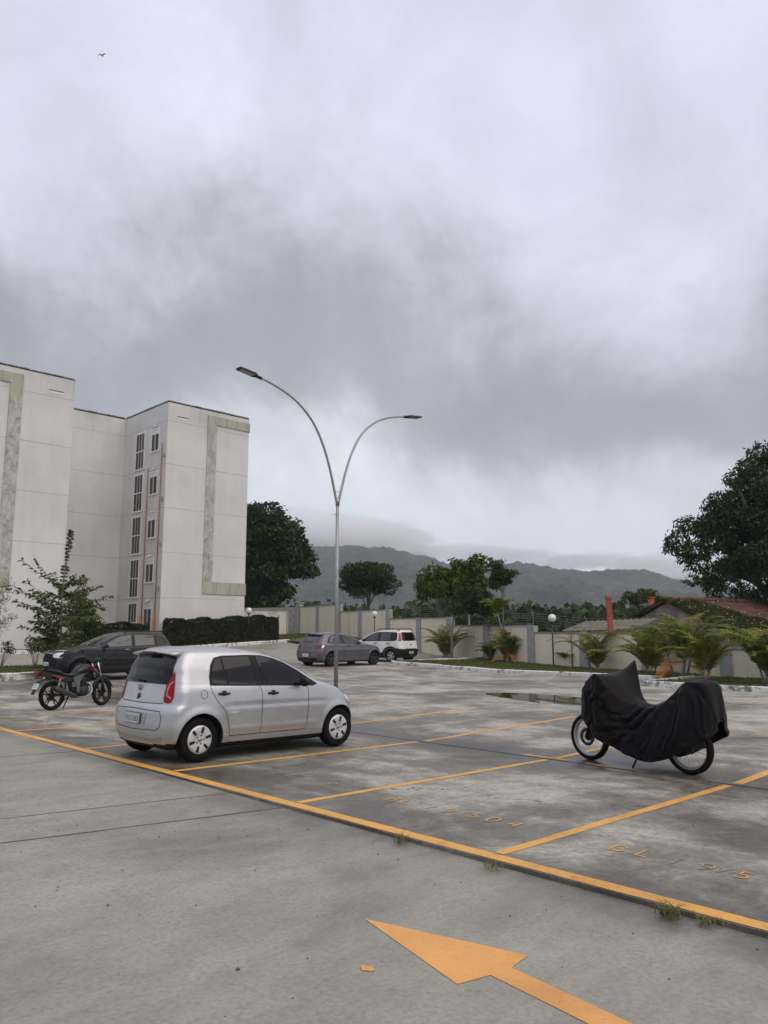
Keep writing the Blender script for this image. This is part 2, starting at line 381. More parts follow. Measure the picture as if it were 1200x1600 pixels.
kind(sheet('road', lsp(4.9, 36, 20), lsp(29.8, 43.0, 20), lambda x, y: zg(x, y)+.006, mLane), label='concrete road in front of the apartment building')
# saw-cut joints in the driveway
mJ = M('joint_dirt_line', (.10, .093, .08), .9, var=.3)
def strip(name, p, q, wd, fz, mat, dz=.003, n=24, jitter=0., wvar=0.):
    p = Vector(p+(0,)); q = Vector(q+(0,)); d = (q-p).normalized(); s_ = Vector((-d.y, d.x, 0)); V = []
    for i in range(n+1):
        c = p.lerp(q, i/n)+s_*random.uniform(-jitter, jitter); h = wd/2*(1+random.uniform(-wvar, wvar))
        for k in (-1, 1):
            r_ = c+s_*h*k; V.append((r_.x, r_.y, fz(r_.x, r_.y)+dz))
    F = [(2*i, 2*i+1, 2*i+3, 2*i+2) for i in range(n)]
    return kind(fastmesh(name, V, F, mat))
fl = lambda x, y: zlane(y)
for a, b, wd in (((-3, 8.2), (4.83, 6.44), .022), ((-3, 9.1), (4.83, 7.38), .014), ((-3, 12.9), (4.84, 11.3), .022), ((-3, -1.2), (4.8, -2.6), .015), ((-3, 17.5), (4.86, 16.2), .02)):
    strip('driveway_joint', a, b, wd, fl, mJ, .003, 30, .006, .3)
# painted lines
LINES = [-8.4, -5.95, -3.5, -1.0, 1.47, 3.92, 6.42, 8.87, 11.42, 14.2, 16.75, 19.6, 22.2]
o_ = strip('kerb_edge_line', (4.945, -12), (4.945, 26), .13, zg, mLine, .003, 120, .0, .06)
for y in LINES:
    near = y < 15
    strip('parking_line', (5.03, y), (9.38, y+.03), .10 if near else .09, zg, mLine if near else mLineW, .003, 16, .003, .06)
    if y not in (3.92,): strip('parking_line', (9.52, y), (13.95 if y > 2 else 14, y), .10, zg, mLineW if y > 12 else mLine, .003, 16, .003, .1)
    else: strip('parking_line', (9.52, y), (14, y), .12, zg, mLine, .003, 16)
strip('parking_line', (14.08, -12), (14.08, 6.1), .10, zg, mLineW, .003, 40, .004, .1)
strip('parking_line', (19.65, -12), (19.65, 8.4), .10, zg, mLineW, .003, 40, .004, .15)
for y in (5.2, 10.4, 13.2, 15.8, 18.2, 20.7, 23.2): strip('parking_line', (20.2, y), (25.4 if y > 12 else 22.5, y+.1), .10, zg, mFaint, .004, 20, .004, .15)
for y in (26, 28.6, 31.2): strip('parking_line', (21, y), (25.5, y), .1, lambda x, y_: zg(x, y_)+.008, mFaint, .004, 20, .004, .15)
strip('road_line', (9.5, 33.9), (13.6, 31.0), .14, lambda x, y: zg(x, y)+.006, mLine, .004, 12)
for a, b in (((9.55, 7.0), (9.55, 6.2)), ((9.5, 5.9), (9.5, 5.0))): strip('paint_trace', a, b, .07, zg, mLineW, .003, 16, .01, .5)
# arrow on the driveway
ar = [(3.42, 3.70), (3.15, 2.73), (3.35, 2.68), (3.21, 1.6), (3.0, .2), (3.13, .2), (3.36, 1.5), (3.50, 2.66), (3.69, 2.69)]
P_ = [(x, y, zlane(y)+.003) for x, y in ar]
mb = MB(); mb.add([P_[0], P_[1], P_[2], P_[7], P_[8]], [(0, 1, 2, 3, 4)]); mb.add([P_[2], P_[3], P_[6], P_[7]], [(0, 1, 2, 3)]); mb.add([P_[3], P_[4], P_[5], P_[6]], [(0, 1, 2, 3)])
kind(mb.build('direction_arrow', mArrow), label='large orange arrow painted on the driveway')
mb = MB(); V = []
for k in range(14): a = k/14*6.283; r_ = random.uniform(.6, 1); V.append((2.95+.03*r_*math.cos(a)*1.1, 3.17+.05*r_*math.sin(a), zlane(3.2)+.0035))
mb.add(V, [tuple(range(14))]); kind(mb.build('leaf_fleck', mArrow))  # orange leaf debris, coloured with the arrow material
# stencilled bay numbers
def text_mesh(txt, size, name='t'):
    cu = bpy.data.curves.new(name, 'FONT'); cu.body = txt; cu.size = size; cu.resolution_u = 3; cu.offset = -.0045 if size > .2 else 0; cu.align_x = 'CENTER'; cu.align_y = 'CENTER'
    o = bpy.data.objects.new(name, cu); C.objects.link(o); dg = bpy.context.evaluated_depsgraph_get(); dg.update()
    me = bpy.data.meshes.new_from_object(o.evaluated_get(dg)); V = [v.co.copy() for v in me.vertices]; F = [tuple(p.vertices) for p in me.polygons]
    bpy.data.objects.remove(o); bpy.data.curves.remove(cu); bpy.data.meshes.remove(me); return V, F
def stencil(chars, mats):
    groups = {}
    for ch, x, y, mi in chars:
        V, F = text_mesh(ch, .30)
        out_ = [(x+v.y*.95, y-v.x*.95, 0) for v in V]; out_ = [(a, b, zg(a, b)+.0045) for a, b, c in out_]
        groups.setdefault(mi, MB()).add(out_, F)
    for mi, g in groups.items(): kind(g.build('bay_number', mats[mi], fix=False), label='stencilled orange bay number on the concrete')
stencil([('B', 5.86, 5.92, 0), ('L', 5.86, 5.72, 0), ('1', 5.87, 5.40, 0), ('9', 5.87, 5.17, 0), ('/', 5.88, 5.02, 1), ('5', 5.9, 4.88, 0), ('0', 5.9, 4.66, 0), ('4', 5.9, 4.42, 0)], [mText, mFaint])
stencil([('B', 5.86, 3.38, 0), ('L', 5.86, 3.16, 0), ('1', 5.87, 2.90, 1), ('9', 5.87, 2.68, 1), ('/', 5.88, 2.55, 2), ('5', 5.87, 2.41, 0), ('0', 5.87, 2.17, 0), ('3', 5.87, 1.93, 0)], [mText, mFaint, mFaint])
for yy in (8.4, 10.9, 13.6, 16.2, 18.9):
    stencil([(c, 5.9+random.uniform(-.02, .02), yy-.5-i*.23, 0) for i, c in enumerate('BL 19 ')], [mFaint])
P = np.stack([RNG.uniform(.8, 4.7, 170), RNG.uniform(-.5, 9, 170), np.zeros(170)], 1); V = []; F = []
for q in P:
    r_ = random.uniform(.003, .010)*(1 if random.random() > .1 else 1.7); b_ = len(V); z = zlane(q[1])+.001
    for k in range(5): a = k*1.257+random.random()*.5; V.append((q[0]+r_*math.cos(a)*random.uniform(.7, 1.2), q[1]+r_*math.sin(a), z))
    V.append((q[0], q[1], z+r_*.7)); F += [(b_+k, b_+(k+1) % 5, b_+5) for k in range(5)]
kind(fastmesh('grit', V, F, M('dark_grit', (.07, .055, .04), .9, var=.5, scale=3)), 'stuff', 'scattered specks of grit and leaf litter on the driveway')
# puddle
pm, n, l, b = newmat('puddle_water'); b.inputs['Base Color'].default_value = (.02, .018, .012, 1); b.inputs['Roughness'].default_value = .02; b.inputs['IOR'].default_value = 1.33
bump(n, l, b, NN(n, l, 3, 2), .02, .01)
pts = [(17.2, 13.75), (16.7, 13.2), (16.3, 12.4), (16.0, 11.6), (15.75, 11.0), (15.9, 10.4), (16.1, 9.9), (16.5, 9.3), (17.0, 9.1), (17.5, 9.6), (17.7, 10.4), (17.75, 11.2), (17.95, 12.0), (17.9, 12.8), (17.6, 13.4)]
mb = MB(); V = []
for i in range(len(pts)):
    p0, p1 = Vector(pts[i]), Vector(pts[(i+1) % len(pts)])
    for k in range(5): q = p0.lerp(p1, k/5); q += Vector((random.uniform(-.04, .04), random.uniform(-.06, .06))); V.append((q.x, q.y, zg(q.x, q.y)+.006))
mb.add(V, [tuple(range(len(V)))]); kind(mb.build('puddle', pm), label='still puddle mirroring the trees')

# ------------------------------------------------------------------ kerbs, grass
def kerb(pts, h=.15, wd=.14, zf=zg, seg=1.0, name='kerb', closed=False):
    mb = MB()
    for (a, b) in zip(pts[:-1], pts[1:]):
        a = Vector(a+(0,)); b = Vector(b+(0,)); Ln = (b-a).length; n = max(1, round(Ln/seg)); d = (b-a)/Ln; s_ = Vector((-d.y, d.x, 0))
        for i in range(n):
            p = a+d*(Ln*i/n+.008); q = a+d*(Ln*(i+1)/n-.008); off = s_*random.uniform(-.012, .012); hh = h+random.uniform(-.012, .012)
            v = []
            for e in (p, q):
                e = e+off; z0 = zf(e.x, e.y)
                for (o1, zz) in ((-wd/2, -.1), (-wd/2, hh-.03), (-wd/2+.03, hh), (wd/2-.02, hh), (wd/2, hh-.02), (wd/2, -.1)):
                    r_ = e+s_*o1; v.append((r_.x, r_.y, z0+zz))
            mb.add(v, [(j, (j+1) % 6, (j+1) % 6+6, j+6) for j in range(6)]+[(0, 1, 2, 3, 4, 5), (11, 10, 9, 8, 7, 6)])
    return kind(mb.build(name, mKerb), label='whitewashed concrete kerb with worn black patches')
kerb([(34.5, 26.6), (26.3, 26.55), (25.85, 26.1), (25.85, 12.9)])
kerb([(26.6, 12.2), (23.3, 12.2), (22.85, 11.8), (22.85, -8)], h=.16)
kerb([(2, 25.9), (9.0, 26.2), (11.5, 26.9), (12.6, 28), (12.3, 29.4)], h=.22, wd=.2)
kerb([(5, 41.5), (31.5, 41.5)], h=.2, wd=.2); kerb([(31.5, 41.5), (35.5, 39.6), (37.0, 39.4)], h=.16)
mGrassB = M('turf', (.075, .09, .030), .95, var=.4, scale=3, bmp=.5)
mGrass = leafmat('grass_blades', (.06, .085, .022), (.13, .15, .045), (.20, .17, .08), .7, 1.5, .2)
wallX = lambda Y: 25.6+.287*Y
def zbank(x, y):   # turf of the strip along the wall
    e = 25.95 if y > 12.3 else 22.95
    return zg(x, y)+.12-.10*min(1, max(0, (x-e)/4))
def grass(name, inside, bbox, zf, count, size, label):
    pts = []
    while len(pts) < count:
        x = random.uniform(bbox[0], bbox[1]); y = random.uniform(bbox[2], bbox[3])
        if inside(x, y): pts.append((x, y, zf(x, y)-.01))
    p = np.array(pts); n = len(p); a = RNG.uniform(0, 6.28, n); hgt = size*RNG.uniform(.5, 1.3, n); lean = RNG.normal(0, .5, (n, 2))*hgt[:, None]
    wv = .012+.01*RNG.random(n); u = np.stack([np.cos(a)*wv, np.sin(a)*wv, 0*a], 1)*1.6
    top = p+np.stack([lean[:, 0], lean[:, 1], hgt], 1)
    V = np.concatenate([p-u, p+u, top]); i = np.arange(n); F = np.stack([i, i+n, i+2*n], 1)
    return kind(fastmesh(name, V, F, mGrass), 'stuff', label)
V = []; ys = lsp(12.3, 26.5, 40)
kind(fastmesh('turf_bed', [(x, y, zbank(x, y)) for y in ys for x in [25.9+(wallX(y)-25.9)*k/8 for k in range(9)]], [(j*9+i, j*9+i+1, (j+1)*9+i+1, (j+1)*9+i) for j in range(40) for i in range(8)], mGrassB, None, True))
ys = lsp(-10, 12.2, 40)
kind(fastmesh('turf_bed', [(x, y, zbank(x, y)-.01) for y in ys for x in [22.9+(wallX(y)-22.9)*k/8 for k in range(9)]], [(j*9+i, j*9+i+1, (j+1)*9+i+1, (j+1)*9+i) for j in range(40) for i in range(8)], mGrassB, None, True))
grass('grass', lambda x, y: x < wallX(y), (25.93, 33.2, 12.9, 26.5), zbank, 16000, .10, 'rough green grass on the strip below the boundary wall')
grass('grass', lambda x, y: x < wallX(y), (22.95, 30, 3, 12.1), zbank, 12000, .08, 'grass under the palms on the near island')
zis = lambda x, y: zg(x, y)+.2
kind(sheet('turf_bed', lsp(2, 12.4, 12), lsp(26.15, 29.6, 6), lambda x, y: zis(x, min(y, 99)), mGrassB)); kerb([(2, 29.7), (12.2, 29.5)], h=.2)
grass('grass', lambda x, y: y > 26.1+max(0, x-9)*.3, (5, 12.3, 26.2, 29.5), zis, 8000, .07, 'mown grass on the island beside the dark car')
zbl = lambda x, y: zg(x, min(y, 44))+.17
kind(sheet('turf_bed', lsp(5, 31.4, 14), lsp(41.6, 46, 5), zbl, mGrassB)); grass('grass', lambda x, y: x > 21 and not (y > 43.1 and x < 29.3), (21, 37, 41.7, 45.6), zbl, 6000, .12, 'dark grass around the clipped hedge')
kind(sheet('turf_bed', lsp(31.3, 42, 10), lsp(40, 56, 12), zbl, mGrassB))

# ------------------------------------------------------------------ apartment building
bl_ = thing('apartment_building', 'white five storey apartment block with stained parapet and grey concrete bands', 'building', (0, 0, 0))
X0, YF, YB, ZR = 23.1, 43.2, 49.0, 15.85
mb = MB()
mb.box(11.1, YF, -.2, 17.2, 60, ZR); mb.box(17.2-.01, YB, -.2, X0+.01, 59.9, ZR-.01); mb.box(X0, YF, -.2, 29.12, 60.01, ZR-.003)
mb.box(-2, YB+.01, -.2, 11.1+.01, 59.8, ZR-.02)
mb.build('wall', mWall, bl_)
mJ2 = M('panel_joint', (.46, .44, .41), .9, var=.2); mCap = M('roof_cap', (.33, .32, .30), .8, var=.4, scale=5, bmp=.3); mGap = M('roof_gap', (.03, .03, .03), .9, var=.3)
for z in (3.66, 6.42, 9.17, 11.92, 14.68):
    for q in ((11.1, YF-.004, 17.2, YF), (X0, YF-.004, 29.12, YF), (17.2, YB-.004, X0, YB), (X0-.004, YF, X0, YB-.004), (29.12, YF, 29.124, 55)):
        mb = MB(); mb.box(q[0], q[1], z-.016, q[2], q[3], z+.016); mb.build('panel_joint', mJ2, bl_)
def ledge(x0, y0, x1, y1):
    mb = MB()
    mb.box(x0, y0, ZR, x1, y1, ZR+.06, 1)
    n = int(max(x1-x0, y1-y0)/.6)
    for i in range(n):
        t0, t1 = i/n, (i+1)/n-.01; z = ZR+.061+random.uniform(0, .035)
        if x1-x0 > y1-y0: mb.box(x0+(x1-x0)*t0, y0-.03, z, x0+(x1-x0)*t1, y1+.02, z+.05, 0)
        else: mb.box(x0-.03, y0+(y1-y0)*t0, z, x1+.02, y0+(y1-y0)*t1, z+.05, 0)
    mb.build('parapet_cap', [mCap, mGap], bl_)
ledge(11.1, YF+.01, 17.2, YF+.2); ledge(X0+.01, YF+.012, 29.12, YF+.2); ledge(17.2, YB+.01, X0, YB+.2); ledge(X0+.012, YF+.2, X0+.2, YB); ledge(28.92, YF+.2, 29.11, 58)
m, n, l, b = newmat('band_concrete')
t = n.new('ShaderNodeTexCoord'); s3 = n.new('ShaderNodeSeparateXYZ'); l.new(t.outputs['Object'], s3.inputs[0])
f = NM(n, l, 'ADD', NM(n, l, 'MULTIPLY', NN(n, l, 1.6, 7, .7, t.outputs['Object'], .8, (1.4, 1, .8)), .7), NM(n, l, 'MULTIPLY', NN(n, l, 9, 6, .7), .3))
c1 = NR(n, l, f, [(.38, (.22, .215, .21)), (.45, (.36, .35, .335)), (.55, (.50, .49, .465)), (.65, (.56, .55, .52))])
c2 = NR(n, l, NN(n, l, 1.5, 6, .6, t.outputs['Object'], 0, (2.5, 1, .35)), [(.30, (.33, .305, .24)), (.5, (.42, .40, .33)), (.72, (.50, .48, .42))])
hi = NM(n, l, 'ADD', NM(n, l, 'GREATER_THAN', s3.outputs[2], 14.4), NM(n, l, 'MULTIPLY', NM(n, l, 'LESS_THAN', s3.outputs[2], 4.75), NM(n, l, 'ABSOLUTE', 1.0)))
l.new(NX(n, l, NM(n, l, 'MINIMUM', hi, 1), c1, c2), b.inputs['Base Color']); b.inputs['Roughness'].default_value = .9; bump(n, l, b, f, .3, .02); mBand = m
for sgn, xe in ((1, X0), (-1, 17.2)):
    fx = lambda a: xe+sgn*a
    P4 = [(2.83, 3.97), (2.83, 15.55), (6.06, 15.55), (6.06, 14.98), (3.50, 14.98), (3.50, 4.74), (6.06, 4.74), (6.06, 3.97)]
    mb = MB(); Q = [(fx(a), z) for a, z in P4]
    v = [(x, YF-.06, z) for x, z in Q]+[(x, YF-.001, z) for x, z in Q]
    mb.add(v, [(0, 1, 4, 5), (1, 2, 3, 4), (0, 5, 6, 7)]+[(i, (i+1) % 8, (i+1) % 8+8, i+8) for i in range(8)])
    if sgn == 1: mb.box(29.124, YF+.0, 14.98, 29.2, YF+.25, 15.55); mb.box(29.124, YF, 3.97, 29.2, YF+.25, 4.74)
    mb.build('concrete_band', mBand, bl_)
    mb = MB(); a0, a1 = sorted((fx(.62), fx(1.43))); mb.box(a0, YF-.012, 14.86, a1, YF-.0045, 15.02, 0); mb.box(a0, YF-.03, 15.02, a1, YF-.004, 15.05, 1); mb.build('overflow_slot', [mWhiteP, mGap], bl_)
mPane = M('window_pane', (.014, .015, .018), .07, var=.5, scale=3, spec=.4); mCurt = M('curtain', (.16, .15, .155), .9, var=.3, scale=8)
mFrame = M('window_frame_paint', (.80, .79, .78), .5, var=.1)
def bwin(y0, y1, z0, z1, tall, k):
    x = X0; mb = MB(); t = .05
    if tall: z0 += .05; z1 -= .10; y0 += .05; y1 -= .05
    # frame in profile, proud of the wall
    for a in (y0-.10, y1): mb.box(x-.035, a, z0-.06, x-.0045, a+.10, z1+.10)
    mb.box(x-.035, y0, z1, x-.0045, y1, z1+.10); mb.box(x-.07, y0-.08, z0-.09, x-.0045, y1+.08, z0-.001)
    if tall: mb.box(x-.03, y0, (z0+z1)/2-.03, x-.0045, y1, (z0+z1)/2+.03)
    else: mb.box(x-.03, (y0+y1)/2-.02, z0, x-.0045, (y0+y1)/2+.02, z1-.25); mb.box(x-.03, y0, z1-.27, x-.0045, y1, z1-.23)
    fr = mb.build('window', mFrame, bl_)
    mb = MB(); mb.box(x-.012, y0+.001, z0, x-.006, y1-.001, z1, 0)
    if not tall: mb.box(x-.016, y0+.001, z1-.23, x-.0125, y1-.001, z1, 1)
    mb.build('pane', [mPane, mFrame], fr)
    mb = MB()
    if tall:
        for q in range(random.choice((1, 2, 2))): a = y0+(y1-y0)*(.10+.36*q+random.uniform(0, .15)); mb.box(x-.0165, a, z0+.05, x-.0125, a+.06+random.uniform(0, .08), z1-.05, 0)
        for q in (.33, .66): a = y0+(y1-y0)*q; mb.box(x-.026, a-.015, z0, x-.017, a+.015, z1, 1)
        mb.build('curtain', [mCurt, mFrame], fr)
    else:
        mb.box(x-.02, (y0+y1)/2+.04, z0, x-.017, (y0+y1)/2+.2, z1-.28, 0); mb.build('curtain', mCurt, fr)
        mb = MB(); mb.tube([(x-.01, y0+.35, z1+.22), (x-.12, y0+.36, z1+.26), (x-.2, y0+.40, z1+.18), (x-.22, y0+.5, z1+.09), (x-.2, y0+.6, z1+.1)], .055, 8); mb.build('flue_pipe', mWhiteP, bl_)
for k in range(5):
    dz = -2.76*k
    bwin(46.12, 47.3, 12.02+dz, 14.5+dz, True, k)
    bwin(44.25, 45.15, 12.95+dz+(-.75 if k == 4 else 0), 14.3+dz, False, k)
mPipe = M('red_gas_pipe', (.33, .13, .10), .6, var=.2)
for y, z1 in ((45.42, 11.9), (43.74, 13.3)):
    mb = MB(); mb.tube([(X0-.05, y, .3), (X0-.05, y, z1)], .028, 8)
    for z in np.arange(1, z1, 1.4): mb.box(X0-.06, y-.05, z, X0-.0045, y+.05, z+.04)
    mb.build('gas_pipe', mPipe, bl_)
    mb = MB(); mb.rbox(X0-.12, y-.09, .9, X0-.081, y+.09, 2.62, .02); mb.rbox(X0-.14, y-.07, .9, X0-.121, y+.07, 2.6, .01); mb.build('pipe_guard', mOrange, bl_)
for k in range(4):
    mb = MB(); mb.rbox(X0-.07, 43.35, 12.35-2.76*k, X0-.005, 43.52, 12.62-2.76*k, .015); mb.build('meter_box', mGreyP, bl_)
mb = MB(); mb.box(X0-.03, 44.05, .7, X0-.005, 45.35, 1.55); mb.box(X0-.05, 44.0, 1.55, X0-.005, 45.4, 1.62); mb.build('utility_hatch', mBlackP, bl_)

# ------------------------------------------------------------------ boundary wall along the far side of the lot
wl = thing('boundary_wall', 'long cream boundary wall with grey pilasters stepping down to the right behind the palms', 'wall', (0, 0, 0))
mBlock = block_paint('wall_blocks', (.80, .73, .58), (.48, .43, .33)); mCope = M('coping', (.24, .235, .22), .9, var=.3, scale=6)
wd_ = Vector((.287, 1, 0)).normalized(); wn = Vector((-wd_.y, wd_.x, 0))     # wn points to the lot
WP = [(51.85, 3.66), (48.12, 3.66), (44.21, 3.66), (44.2, 3.10), (40.83, 3.10), (36.85, 3.10), (36.84, 2.47), (33.06, 2.47), (29.75, 2.47), (29.74, 2.0), (26.27, 1.97), (22.67, 1.93), (22.66, 1.63), (19.12, 1.62), (15.62, 1.60), (15.61, 1.08), (11.98, 1.09), (8.4, 1.09), (8.39, .85), (4.8, .85), (1.2, .85), (1.19, .6), (-3, .6), (-8, .6)]
def wallseg(y0, y1, t, off0, off1, z0, z1):
    a = Vector((wallX(y0), y0, 0)); c = Vector((wallX(y1), y1, 0)); v = []
    for z in (z0, z1):
        for p, o in ((a, off0), (c, off0), (c, off1), (a, off1)): q = p+wn*o; v.append((q.x, q.y, z))
    return v, [(0, 1, 2, 3), (7, 6, 5, 4), (0, 4, 5, 1), (1, 5, 6, 2), (2, 6, 7, 3), (3, 7, 4, 0)]
for (ya, za), (yb, zb) in zip(WP[:-1], WP[1:]):
    if ya-yb < .1: continue
    mb = MB(); v, f = wallseg(ya, yb, 0, -.07, .07, -.6, za-.08); mb.add(v, f); pn = mb.build('wall_panel', mBlock, wl)
    mb = MB(); v, f = wallseg(ya, yb, 0, -.10, .10, za-.079, za); mb.add(v, f); mb.build('coping', mCope, pn)
for i, (y, z) in enumerate(WP):
    if i and WP[i-1][0]-y < .1 : continue
    mb = MB(); v, f = wallseg(y+.25, y-.25, 0, -.13, .13, -.6, z-.002 if i % 3 else z+.06); mb.add(v, f); mb.build('pilaster', mGreyP, wl)
mb = MB()
for i, (y, z) in enumerate(WP[:-2]):
    if i and WP[i-1][0]-y < .1: continue
    x = wallX(y-.1); mbp = MB(); mbp.tube([(x, y-.1, z-.1), (x, y-.1, z+.55), (x-.12, y-.1, z+.72)], .010, 6)
    for k in range(5): mbp.ball((x-.03, y-.1, z+.12+.12*k), .022, 0, 8, 5)
    mbp.build('fence_post', mGreyP, wl)
pr = [(y, z) for i, (y, z) in enumerate(WP[:-2]) if not (i and WP[i-1][0]-y < .1)]
for k in range(5):
    mb.tube([(wallX(y-.1)-.03, y-.1, z+.12+.12*k) for y, z in pr], .004, 4)
mb.build('fence_wire', mSteel, wl)
# the wall turning back beyond its left corner
mb = MB(); xa, ya = wallX(51.85), 51.85
mb.box(xa-.1, ya+.3, -.2, xa+3, 60, 3.7) if False else mb.add([(xa-.05, ya+.1, -.2), (xa+.1, ya+.1, -.2), (xa-5, ya+16, -.2), (xa-5.2, ya+16, -.2), (xa-.05, ya+.1, 3.62), (xa+.1, ya+.1, 3.62), (xa-5, ya+16, 3.62), (xa-5.2, ya+16, 3.62)], [(0, 3, 2, 1), (4, 5, 6, 7), (0, 1, 5, 4), (1, 2, 6, 5), (2, 3, 7, 6), (3, 0, 4, 7)])
mb.build('return_wall', mConc, wl)
mb = MB(); mb.box(xa-.25, ya-.15, -.2, xa+.25, ya+.3, 3.95); mb.box(xa-.32, ya-.22, 3.95, xa+.32, ya+.37, 4.03); mb.build('corner_pillar', mGreyP, wl)
w2 = thing('low_wall', 'plain cream wall joining the apartment block behind the clipped hedge', 'wall', (0, 0, 0))
mb = MB(); mb.box(29.13, 46.0, -.2, 34.7, 46.16, 3.1); mb.build('wall_panel', M('stained_cream_paint', (.56, .53, .46), .85, var=.2, scale=1.2), w2)
mb = MB(); mb.box(29.13, 45.96, 3.1, 34.75, 46.2, 3.18); mb.build('coping', mCope, w2)
mb = MB(); mb.box(34.70, 45.95, -.2, 34.82, 46.21, 3.09); mb.build('end_post', mGreyP, w2)

# ------------------------------------------------------------------ lamps
lp = thing('street_lamp', 'tall galvanised double arm street lamp rising behind the silver hatchback', 'street lamp', (15.0, 17.48, -.01))
mb = MB(); mb.tube([(0, 0, 0), (0, 0, 5.45)], [.062, .048], 14); mb.lathe([(.11, 0), (.11, .02), (.064, .03)], n=14); mb.build('pole', mGalv, lp)
mb = MB(); mb.lathe([(.06, 5.40), (.06, 5.55), (.045, 5.6)], n=12); mb.build('collar', mSteel, lp)
mb = MB(); mb.tube([(-.13, 0, 5.83), (.13, 0, 5.83)], .008, 6); mb.build('tie_rod', mSteel, lp)
mb = MB(); mb.tube([(-.16, 0, 5.12), (0, 0, 5.13)], .012, 6); mb.build('peg', mSteel, lp)
def armpt(t, s_): # from fork to the lamp
    pass
ARM = [(0.02, 5.45), (.13, 5.85), (.32, 6.5), (.58, 7.15), (.95, 7.75), (1.45, 8.2), (2.0, 8.48), (2.62, 8.66), (2.95, 8.71)]
def smooth(pts, n=5):
    out_ = []
    for i in range(len(pts)-1):
        p = [Vector(pts[max(0, min(len(pts)-1, j))]) for j in (i-1, i, i+1, i+2)]
        for k in range(n):
            t = k/n; out_.append(.5*((2*p[1])+(-p[0]+p[2])*t+(2*p[0]-5*p[1]+4*p[2]-p[3])*t*t+(-p[0]+3*p[1]-3*p[2]+p[3])*t**3))
    out_.append(Vector(pts[-1])); return out_
mDiff = M('lamp_diffuser', (.38, .36, .31), .35, var=.1)
for s_ in (-1, 1):
    mb = MB(); pp = smooth([(s_*x, 0, z) for x, z in ARM], 6); mb.tube(pp, [.040-.010*i/len(pp) for i in range(len(pp))], 10); mb.build('arm', mGalv, lp)
    mb = MB(); mb.tube([(s_*2.85, 0, 8.70), (s_*3.02, 0, 8.73)], .045, 10)
    x0, x1 = 2.98, 3.62; v = []
    for x, hw, zt, zb in ((x0, .05, 8.76, 8.70), (x0+.1, .12, 8.79, 8.715), (x1-.03, .13, 8.845, 8.79), (x1, .12, 8.84, 8.80)):
        v += [(s_*x, -hw, zb), (s_*x, hw, zb), (s_*x, hw*.8, zt), (s_*x, -hw*.8, zt)]
    f = []
    for i in range(3): f += [(4*i+j, 4*i+(j+1) % 4, 4*i+4+(j+1) % 4, 4*i+4+j) for j in range(4)]
    mb.add(v, f+[(0, 1, 2, 3), (15, 14, 13, 12)]); hd = mb.build('lamp_head', mDark, lp)
    mb = MB(); mb.add([(s_*(x0+.15), -.09, 8.709+.012), (s_*(x0+.15), .09, 8.709+.012), (s_*(x1-.05), .1, 8.779), (s_*(x1-.05), -.1, 8.779)], [(0, 1, 2, 3)]); mb.build('diffuser', mDiff, hd)
mGlobe = M('white_globe', (.72, .72, .70), .18, var=.1, scale=3, coat=.6)
def globe_lamp(x, y, z, h, label):
    t = thing('garden_lamp', label, 'lamp', (x, y, z), 0, 'globe lamps on black posts')
    mb = MB(); mb.tube([(0, 0, 0), (0, 0, h-.22)], .035, 10); mb.lathe([(.07, 0), (.07, .05), (.04, .08)], n=12); mb.build('post', mBlackP, t)
    mb = MB(); mb.lathe([(.04, h-.26), (.09, h-.22), (.10, h-.17), (.08, h-.15)], n=14); mb.build('collar', mBlackP, t)
    mb = MB(); mb.ball((0, 0, h), .19, 0, 20, 14); mb.build('globe', mGlobe, t)
globe_lamp(31.29, 20.96, .02, 2.25, 'white globe lamp on a tall black post among the palms')
globe_lamp(34.9, 36.9, .55, 2.2, 'white globe lamp showing above the white estate car')
globe_lamp(28.6, 41.9, .75, 2.2, 'white globe lamp standing at the end of the clipped hedge')

# ------------------------------------------------------------------ vegetation
def rnd_dirs(n): v = RNG.normal(size=(n, 3)); return v/np.linalg.norm(v, axis=1)[:, None]
def leaf_quads(P, D, Ln, W, droop=.0):
    "diamond leaves: P centres, D directions (unit), arrays of length and width"
    n = len(P); A = rnd_dirs(n); Sd = np.cross(D, A); Sd /= np.linalg.norm(Sd, axis=1)[:, None]+1e-9
    Ln = np.broadcast_to(Ln, (n,))[:, None]; W = np.broadcast_to(W, (n,))[:, None]
    a = P-D*Ln*.5; c = P+D*Ln*.5; c[:, 2] -= droop*Ln[:, 0]; m1 = P+Sd*W*.5+D*Ln*.05; m2 = P-Sd*W*.5+D*Ln*.05
    V = np.stack([a, m1, c, m2], 1).reshape(-1, 3); F = np.arange(4*n).reshape(n, 4); return V, F
def clump_points(clumps, per, shell=.55):
    out_ = []; dr = []
    for (cx, cy, cz, rx, ry, rz) in clumps:
        k = max(8, int(per*(rx*ry*rz)**(2/3.))); u = rnd_dirs(k); r_ = (shell+(1-shell)*RNG.random(k))[:, None]*(1+.12*RNG.normal(size=(k, 1)))
        out_.append(np.array([cx, cy, cz])+u*r_*np.array([rx, ry, rz])); dr.append(u)
    return np.concatenate(out_), np.concatenate(dr)
def foliage(parent, clumps, mat, leaf, per, name='crown', aspect=.5, down=.25, outw=.8):
    P, U = clump_points(clumps, per); n = len(P); D = U*outw+RNG.normal(size=(n, 3))*.6; D[:, 2] -= down; D /= np.linalg.norm(D, axis=1)[:, None]
    Ln = leaf*RNG.uniform(.6, 1.3, n); V, F = leaf_quads(P, D, Ln, Ln*aspect); return fastmesh(name, V, F, mat, parent)
